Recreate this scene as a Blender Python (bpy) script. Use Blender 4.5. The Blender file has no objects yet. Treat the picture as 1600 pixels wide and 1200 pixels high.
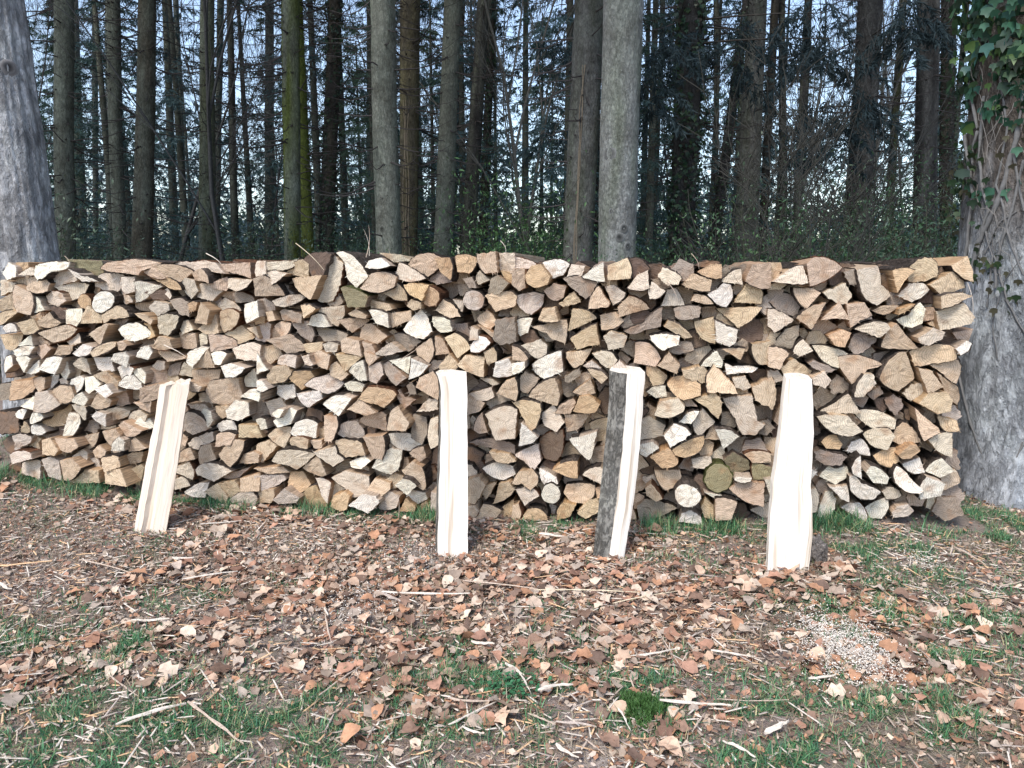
import bpy, math, random
import numpy as np
from mathutils import Vector, noise as mnoise
R = math.radians
random.seed(7); np.random.seed(7)
scene = bpy.context.scene
COL = scene.collection

# ------------------------------------------------------------------ camera, sky, sun, exposure
FPX = 1164.0; PITCH = R(9.3); EYE = 1.5
cam_data = bpy.data.cameras.new('camera'); cam = bpy.data.objects.new('camera', cam_data); COL.objects.link(cam)
cam.location = (0, 0, EYE); cam.rotation_euler = (math.pi/2 - PITCH, 0, 0)
cam_data.sensor_width = 36; cam_data.lens = 36*FPX/1600; cam_data.clip_start = .05; cam_data.clip_end = 600
scene.camera = cam

SUN_ELEV, SUN_AZ = R(52), R(212)
world = bpy.data.worlds.new('World'); scene.world = world; world.use_nodes = True
nt = world.node_tree; nt.nodes.clear()
sky = nt.nodes.new('ShaderNodeTexSky'); sky.sky_type = 'NISHITA'; sky.sun_disc = False
sky.sun_elevation = SUN_ELEV; sky.sun_rotation = SUN_AZ; sky.dust_density = 1.2; sky.air_density = 1.0
hs = nt.nodes.new('ShaderNodeHueSaturation'); hs.inputs['Saturation'].default_value = .9
bg = nt.nodes.new('ShaderNodeBackground'); bg.inputs['Strength'].default_value = .15
wo = nt.nodes.new('ShaderNodeOutputWorld')
nt.links.new(sky.outputs[0], hs.inputs['Color']); nt.links.new(hs.outputs[0], bg.inputs[0]); nt.links.new(bg.outputs[0], wo.inputs[0])
sun_data = bpy.data.lights.new('sun', 'SUN'); sun_data.energy = 1.7; sun_data.angle = R(22); sun_data.color = (1, .92, .81)
sun = bpy.data.objects.new('sun', sun_data); COL.objects.link(sun)
# the sun stands high behind the camera, a little to its left, veiled by cloud
sdir = Vector((math.sin(SUN_AZ)*math.cos(SUN_ELEV), math.cos(SUN_AZ)*math.cos(SUN_ELEV), math.sin(SUN_ELEV)))
sun.rotation_euler = sdir.to_track_quat('Z', 'Y').to_euler()
scene.view_settings.view_transform = 'Standard'; scene.view_settings.look = 'None'
scene.view_settings.gamma = 1; scene.view_settings.use_curve_mapping = False
scene.view_settings.exposure = 1.08

# ------------------------------------------------------------------ helpers
def ray(px, py):
    a, b = (px-800)/FPX, (600-py)/FPX
    return Vector((a, math.cos(PITCH)+b*math.sin(PITCH), -math.sin(PITCH)+b*math.cos(PITCH)))
def at_Y(px, py, Y):
    d = ray(px, py); t = Y/d.y
    return Vector((d.x*t, Y, EYE+d.z*t))
PS, PC = .14, 4.2                                   # the stack's front: Y + PS*X = PC
def at_front(px, py, off=0.):
    d = ray(px, py); t = (PC+off)/(d.y+PS*d.x)
    return Vector((d.x*t, d.y*t, EYE+d.z*t))
def bump(x, y, cx, cy, r):
    return math.exp(-((x-cx)**2+(y-cy)**2)/(r*r))
def gz(x, y):
    z = .17*bump(x, y, -3.9, 4.9, 1.3)+.13*bump(x, y, 1.95, 4.3, .6)
    z += .018*mnoise.noise(Vector((x*1.7, y*1.7, 0)))+.008*mnoise.noise(Vector((x*6, y*6, 3)))
    if y > 7: z += .15*mnoise.noise(Vector((x*.15, y*.15, 9)))*min(1, (y-7)/6)
    return z
def on_ground(px, py):
    d = ray(px, py)
    t = -EYE/d.z
    for _ in range(6):
        t = (gz(d.x*t, d.y*t)-EYE)/d.z
    return Vector((d.x*t, d.y*t, EYE+d.z*t))
def tag(o, label=None, cat=None, group=None, kind=None):
    if label: o['label'] = label
    if cat: o['category'] = cat
    if group: o['group'] = group
    if kind: o['kind'] = kind
    return o
def empty(name, loc=(0, 0, 0)):
    o = bpy.data.objects.new(name, None); o.location = loc; o.empty_display_size = .1; COL.objects.link(o); return o
def link(name, me, parent=None, loc=None):
    o = bpy.data.objects.new(name, me); COL.objects.link(o)
    if parent is not None:
        o.parent = parent
    if loc is not None: o.location = loc
    return o
def mesh_np(name, V, F, mats, tint=None, uvw=None, smooth=False, midx=None):
    """V (n,3); F a list of index lists or an (m,k) array"""
    me = bpy.data.meshes.new(name)
    V = np.asarray(V, dtype=np.float32)
    if isinstance(F, np.ndarray):
        k = F.shape[1]; m = len(F)
        me.vertices.add(len(V)); me.vertices.foreach_set('co', V.ravel())
        me.loops.add(m*k); me.loops.foreach_set('vertex_index', F.astype(np.int32).ravel())
        me.polygons.add(m); me.polygons.foreach_set('loop_start', np.arange(0, m*k, k, dtype=np.int32))
        me.update(calc_edges=True)
    else:
        me.from_pydata([tuple(map(float, v)) for v in V], [], F)
    for mt in mats: me.materials.append(mt)
    if midx is not None: me.polygons.foreach_set('material_index', np.asarray(midx, dtype=np.int32))
    if tint is not None:
        tint = np.asarray(tint, dtype=np.float32)
        if tint.ndim == 1: tint = np.tile(tint, (len(V), 1))
        c = np.ones((len(V), 4), dtype=np.float32); c[:, :3] = tint[:, :3]
        at = me.attributes.new('tint', 'FLOAT_COLOR', 'POINT'); at.data.foreach_set('color', c.ravel())
    if uvw is not None:
        at = me.attributes.new('uvw', 'FLOAT_VECTOR', 'POINT'); at.data.foreach_set('vector', np.asarray(uvw, dtype=np.float32).ravel())
    if smooth: me.polygons.foreach_set('use_smooth', np.ones(len(me.polygons), dtype=bool))
    me.update(); return me
def srgb(r, g, b, k=1.):
    f = lambda c: ((c/255+.055)/1.055)**2.4 if c > 10 else c/255/12.92
    return np.array((f(r)*k, f(g)*k, f(b)*k))

# tubes in one batch: P (N,n,3) points, Rr (N,n) radii
def tubes(P, Rr, sides=3):
    P = np.asarray(P, float); Rr = np.asarray(Rr, float)
    N, n, _ = P.shape
    T = np.zeros_like(P); T[:, 1:-1] = P[:, 2:]-P[:, :-2]; T[:, 0] = P[:, 1]-P[:, 0]; T[:, -1] = P[:, -1]-P[:, -2]
    T /= np.linalg.norm(T, axis=2, keepdims=True)+1e-9
    up = np.where(np.abs(T[:, :, 2:3]) > .8, np.array([1., 0, 0]), np.array([0, 0, 1.]))
    up = np.where(np.abs(T[:, :1, 2:3]) > .8, np.array([1., 0, 0]), np.array([0, 0, 1.]))*np.ones_like(T)
    A = np.cross(T, up); A /= np.linalg.norm(A, axis=2, keepdims=True)+1e-9
    B = np.cross(T, A)
    ang = np.arange(sides)*2*np.pi/sides
    V = P[:, :, None, :]+Rr[:, :, None, None]*(np.cos(ang)[None, None, :, None]*A[:, :, None, :]+np.sin(ang)[None, None, :, None]*B[:, :, None, :])
    base = (np.arange(N)[:, None, None]*n+np.arange(n-1)[None, :, None])*sides
    s = np.arange(sides)[None, None, :]; s2 = (s+1) % sides
    F = np.stack([base+s, base+s2, base+sides+s2, base+sides+s], axis=3).reshape(-1, 4)
    return V.reshape(-1, 3), F
def scatter(Tv, Tf, M, pos):
    """template verts (k,3), faces (f,j), matrices (N,3,3), positions (N,3)"""
    V = np.einsum('nij,kj->nki', M, Tv)+pos[:, None, :]
    F = (np.arange(len(pos))[:, None, None]*len(Tv)+Tf[None]).reshape(-1, Tf.shape[1])
    return V.reshape(-1, 3), F
def rot_z(a):
    c, s = np.cos(a), np.sin(a); z = np.zeros_like(a); o = z+1
    return np.stack([np.stack([c, -s, z], -1), np.stack([s, c, z], -1), np.stack([z, z, o], -1)], -2)
def rot_x(a):
    c, s = np.cos(a), np.sin(a); z = np.zeros_like(a); o = z+1
    return np.stack([np.stack([o, z, z], -1), np.stack([z, c, -s], -1), np.stack([z, s, c], -1)], -2)
def rot_y(a):
    c, s = np.cos(a), np.sin(a); z = np.zeros_like(a); o = z+1
    return np.stack([np.stack([c, z, s], -1), np.stack([z, o, z], -1), np.stack([-s, z, c], -1)], -2)
def rnd(n, a=0., b=1.): return np.random.uniform(a, b, n)

# ------------------------------------------------------------------ materials
def new_mat(name, rough=.9, spec=.2):
    m = bpy.data.materials.new(name); m.use_nodes = True
    b = m.node_tree.nodes['Principled BSDF']
    b.inputs['Roughness'].default_value = rough; b.inputs['Specular IOR Level'].default_value = spec
    return m, m.node_tree, b
def N(nt, t, **kw):
    n = nt.nodes.new(t)
    for k, v in kw.items(): setattr(n, k, v)
    return n
def math_n(nt, op, a, b=None, clamp=False):
    n = N(nt, 'ShaderNodeMath', operation=op, use_clamp=clamp)
    for i, x in enumerate((a, b)):
        if x is None: continue
        if isinstance(x, (int, float)): n.inputs[i].default_value = x
        else: nt.links.new(x, n.inputs[i])
    return n.outputs[0]
def vmap(nt, src, scale):
    n = N(nt, 'ShaderNodeMapping'); n.inputs['Scale'].default_value = scale; nt.links.new(src, n.inputs[0]); return n.outputs[0]
def noise_n(nt, vec, scale, detail=3, rough=.6):
    n = N(nt, 'ShaderNodeTexNoise'); n.inputs['Scale'].default_value = scale; n.inputs['Detail'].default_value = detail
    n.inputs['Roughness'].default_value = rough; nt.links.new(vec, n.inputs['Vector']); return n.outputs[0]
def ramp(nt, fac, stops):
    n = N(nt, 'ShaderNodeValToRGB'); e = n.color_ramp.elements
    while len(e) < len(stops): e.new(.5)
    for i, (p, c) in enumerate(stops):
        e[i].position = p; e[i].color = (*c, 1) if len(c) == 3 else c
    nt.links.new(fac, n.inputs[0]); return n.outputs[0]
def mix(nt, fac, a, b, mode='MIX'):
    n = N(nt, 'ShaderNodeMix', data_type='RGBA', blend_type=mode)
    for s, x in ((0, fac), (6, a), (7, b)):
        if isinstance(x, (int, float)): n.inputs[s].default_value = x
        elif isinstance(x, tuple): n.inputs[s].default_value = (*x, 1) if len(x) == 3 else x
        else: nt.links.new(x, n.inputs[s])
    return n.outputs[2]
def bump_n(nt, h, strength, dist, bsdf):
    n = N(nt, 'ShaderNodeBump'); n.inputs['Strength'].default_value = strength; n.inputs['Distance'].default_value = dist
    nt.links.new(h, n.inputs['Height']); nt.links.new(n.outputs[0], bsdf.inputs['Normal'])
g3 = lambda v: (v, v, v)

def wood_material():
    m, t, b = new_mat('split_wood', .85, .15)
    tint = N(t, 'ShaderNodeAttribute', attribute_name='tint').outputs['Color']
    uvw = N(t, 'ShaderNodeAttribute', attribute_name='uvw').outputs['Vector']
    # annual rings round the pith, wobbling a little
    flat = vmap(t, uvw, (1, 1, .08))
    wob = noise_n(t, flat, 18, 2)
    xy = vmap(t, uvw, (1, 1, 0))
    ln = N(t, 'ShaderNodeVectorMath', operation='LENGTH'); t.links.new(xy, ln.inputs[0])
    r = math_n(t, 'ADD', ln.outputs['Value'], math_n(t, 'MULTIPLY', wob, .034))
    ring = math_n(t, 'SINE', math_n(t, 'MULTIPLY', r, 2*math.pi/.0105))
    ringc = ramp(t, math_n(t, 'ADD', math_n(t, 'MULTIPLY', ring, .5), .5), [(0, g3(.7)), (.55, g3(1)), (1, g3(1.03))])
    # fibres along the grain
    fib = noise_n(t, vmap(t, uvw, (150, 150, 4)), 1, 4, .65)
    fibc = ramp(t, fib, [(.25, g3(.66)), (.5, g3(1)), (.8, g3(1.14))])
    blo = noise_n(t, vmap(t, uvw, (1, 1, .5)), 26, 4, .6)
    bloc = ramp(t, blo, [(.28, (.80, .75, .69)), (.5, g3(1)), (.75, (1.1, 1.09, 1.08))])
    stain = noise_n(t, vmap(t, uvw, (1, 1, .3)), 9, 3, .5)
    c = mix(t, .8, tint, ringc, 'MULTIPLY'); c = mix(t, .6, c, fibc, 'MULTIPLY'); c = mix(t, .8, c, bloc, 'MULTIPLY')
    c = mix(t, ramp(t, stain, [(.58, g3(0)), (.72, g3(.5))]), c, (.32, .17, .085))
    t.links.new(c, b.inputs['Base Color'])
    fine = noise_n(t, vmap(t, uvw, (1, 1, .2)), 170, 4, .7)
    c = mix(t, .6, c, ramp(t, fine, [(.3, g3(.6)), (.5, g3(1)), (.7, g3(1.12))]), 'MULTIPLY')
    # shakes: thin dark cracks
    cr = noise_n(t, vmap(t, uvw, (1, 1, .15)), 6.5, 2, .35)
    crk = math_n(t, 'ABSOLUTE', math_n(t, 'SUBTRACT', cr, .5))
    c = mix(t, ramp(t, crk, [(0, g3(.5)), (.0025, g3(.3)), (.006, g3(0))]), c, (.1, .065, .045))
    t.links.new(c, b.inputs['Base Color'])
    h = math_n(t, 'ADD', math_n(t, 'MULTIPLY', fib, .9), math_n(t, 'ADD', math_n(t, 'MULTIPLY', blo, .35), math_n(t, 'MULTIPLY', fine, .7)))
    bump_n(t, h, .8, .005, b)
    return m
def bark_material(name, sc=1., str_=1., dist=.012, vert=.35, crack=.3, flake=0.):
    m, t, b = new_mat(name, .95, .1)
    tint = N(t, 'ShaderNodeAttribute', attribute_name='tint').outputs['Color']
    pos = N(t, 'ShaderNodeAttribute', attribute_name='uvw').outputs['Vector']
    p = vmap(t, pos, (1, 1, vert))
    n0 = noise_n(t, p, 16*sc, 6, .7)
    rid = ramp(t, math_n(t, 'ABSOLUTE', math_n(t, 'SUBTRACT', n0, .5)), [(0, g3(0)), (.05, g3(.55)), (.2, g3(1))])
    n1 = noise_n(t, p, 60*sc, 5, .75); n2 = noise_n(t, pos, 4*sc, 5, .6)
    vo = N(t, 'ShaderNodeTexVoronoi'); vo.inputs['Scale'].default_value = 26*sc; vo.inputs['Randomness'].default_value = 1
    wn = N(t, 'ShaderNodeTexNoise'); wn.inputs['Scale'].default_value = 22*sc; wn.inputs['Detail'].default_value = 4; t.links.new(p, wn.inputs['Vector'])
    wa = N(t, 'ShaderNodeVectorMath', operation='MULTIPLY_ADD'); t.links.new(wn.outputs['Color'], wa.inputs[0]); wa.inputs[1].default_value = (.06/sc,)*3; t.links.new(p, wa.inputs[2]); t.links.new(wa.outputs[0], vo.inputs['Vector'])
    c = mix(t, .8, tint, ramp(t, n1, [(.25, g3(.42)), (.5, g3(1)), (.78, g3(1.6))]), 'MULTIPLY')
    c = mix(t, .85, c, ramp(t, n2, [(.32, (.62, .6, .58)), (.5, g3(1)), (.68, (1.25, 1.28, 1.25))]), 'MULTIPLY')
    c = mix(t, crack, c, ramp(t, rid, [(0, g3(.3)), (1, g3(1.05))]), 'MULTIPLY')
    if flake: c = mix(t, flake, c, ramp(t, vo.outputs['Distance'], [(.1, g3(1.15)), (.45, g3(.95)), (.75, g3(.55))]), 'MULTIPLY')
    t.links.new(c, b.inputs['Base Color'])
    h = math_n(t, 'ADD', math_n(t, 'MULTIPLY', rid, crack*1.6), math_n(t, 'ADD', math_n(t, 'MULTIPLY', n1, .8), math_n(t, 'MULTIPLY', vo.outputs['Distance'], .8)))
    bump_n(t, h, str_, dist, b)
    return m
def plain_tint(name, rough=.8, spec=.2, var=.5, scale=30., trans=0.):
    m, t, b = new_mat(name, rough, spec)
    tint = N(t, 'ShaderNodeAttribute', attribute_name='tint').outputs['Color']
    g = N(t, 'ShaderNodeNewGeometry').outputs['Position']
    n = noise_n(t, g, scale, 3)
    c = mix(t, var, tint, ramp(t, n, [(.25, g3(.5)), (.5, g3(1)), (.75, g3(1.4))]), 'MULTIPLY')
    t.links.new(c, b.inputs['Base Color'])
    if trans > 0:
        tr = N(t, 'ShaderNodeBsdfTranslucent'); t.links.new(c, tr.inputs[0])
        mx = N(t, 'ShaderNodeMixShader'); mx.inputs[0].default_value = trans
        t.links.new(b.outputs[0], mx.inputs[1]); t.links.new(tr.outputs[0], mx.inputs[2])
        t.links.new(mx.outputs[0], t.nodes['Material Output'].inputs[0])
    return m
def ground_material():
    m, t, b = new_mat('forest_soil', .97, .05)
    g = N(t, 'ShaderNodeNewGeometry').outputs['Position']
    n1 = noise_n(t, g, 1.1, 4); n2 = noise_n(t, g, 45, 5, .7); n3 = noise_n(t, g, 2.3, 3); n4 = noise_n(t, vmap(t, g, (1, 1.6, 1)), 160, 2)
    c = ramp(t, n1, [(.35, (.20, .15, .13)), (.5, (.28, .22, .195)), (.65, (.17, .155, .11))])
    c = mix(t, ramp(t, n2, [(.35, g3(0)), (.7, g3(.8))]), c, (.40, .33, .29))
    c = mix(t, ramp(t, n3, [(.56, g3(0)), (.68, g3(.55))]), c, (.075, .11, .05))
    c = mix(t, ramp(t, n4, [(.6, g3(0)), (.66, g3(.7))]), c, (.5, .42, .36))
    # pale saw dust trodden in where the wood was cut
    for (px, py, r) in ((1325, 1020, .26), (1440, 880, .12), (560, 940, .25), (1290, 1060, .12), (640, 880, .2), (960, 1180, .2)):
        q = on_ground(px, py)
        d = N(t, 'ShaderNodeVectorMath', operation='DISTANCE'); t.links.new(g, d.inputs[0]); d.inputs[1].default_value = q
        f = math_n(t, 'SUBTRACT', 1, math_n(t, 'DIVIDE', d.outputs['Value'], r), True)
        f = math_n(t, 'MULTIPLY', f, math_n(t, 'MULTIPLY', n2, 2.6 if px == 1325 else 1.3), True)
        c = mix(t, f, c, (.62, .57, .52))
    t.links.new(c, b.inputs['Base Color'])
    bump_n(t, math_n(t, 'ADD', n2, math_n(t, 'MULTIPLY', n4, .5)), 1, .02, b)
    return m
M_WOOD = wood_material()
M_BARK = bark_material('log_bark', 1.6, 1., .012, .45, .6)
M_TRUNK = bark_material('spruce_bark', .8, .8, .02, .5, .4, .4)
M_BIGTRUNK = bark_material('scaly_trunk_bark', .62, 1., .03, .4, .35, .7)
M_LEAF = plain_tint('dead_leaf', .75, .25, .55, 60, .12)
M_GREEN = plain_tint('green_leaf', .45, .45, .4, 25, .12)
M_GRASS = plain_tint('grass_blade', .6, .3, .4, 9, .2)
M_TWIG = plain_tint('dead_twig', .9, .1, .5, 20)
M_NEEDLE = plain_tint('spruce_needles', .7, .2, .5, 12)
M_CHIP = plain_tint('wood_chip', .8, .2, .7, 130)
M_VINE = plain_tint('vine_stem', .9, .1, .5, 40)
M_SOIL = ground_material()
M_STONE = bark_material('grey_stone', 1.2, .9, .02, 1., .4)

# ------------------------------------------------------------------ ground
def build_ground():
    fx = np.concatenate([-np.geomspace(5, 150, 22)[::-1], np.linspace(-4.9, 4.9, 150), np.geomspace(5, 150, 22)])
    fy = np.concatenate([-np.geomspace(1, 120, 12)[::-1], np.linspace(-.5, 7.5, 120), np.geomspace(7.8, 260, 30)])
    V = []; nx = len(fx)
    for y in fy:
        for x in fx: V.append((x, y, gz(x, y)))
    i = np.arange(len(fy)-1)[:, None]*nx+np.arange(nx-1)[None]
    F = np.stack([i, i+1, i+nx+1, i+nx], -1).reshape(-1, 4)
    o = link('ground', mesh_np('ground', V, F, [M_SOIL], smooth=True)); o['kind'] = 'structure'
    return o
GROUND = build_ground()

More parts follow.
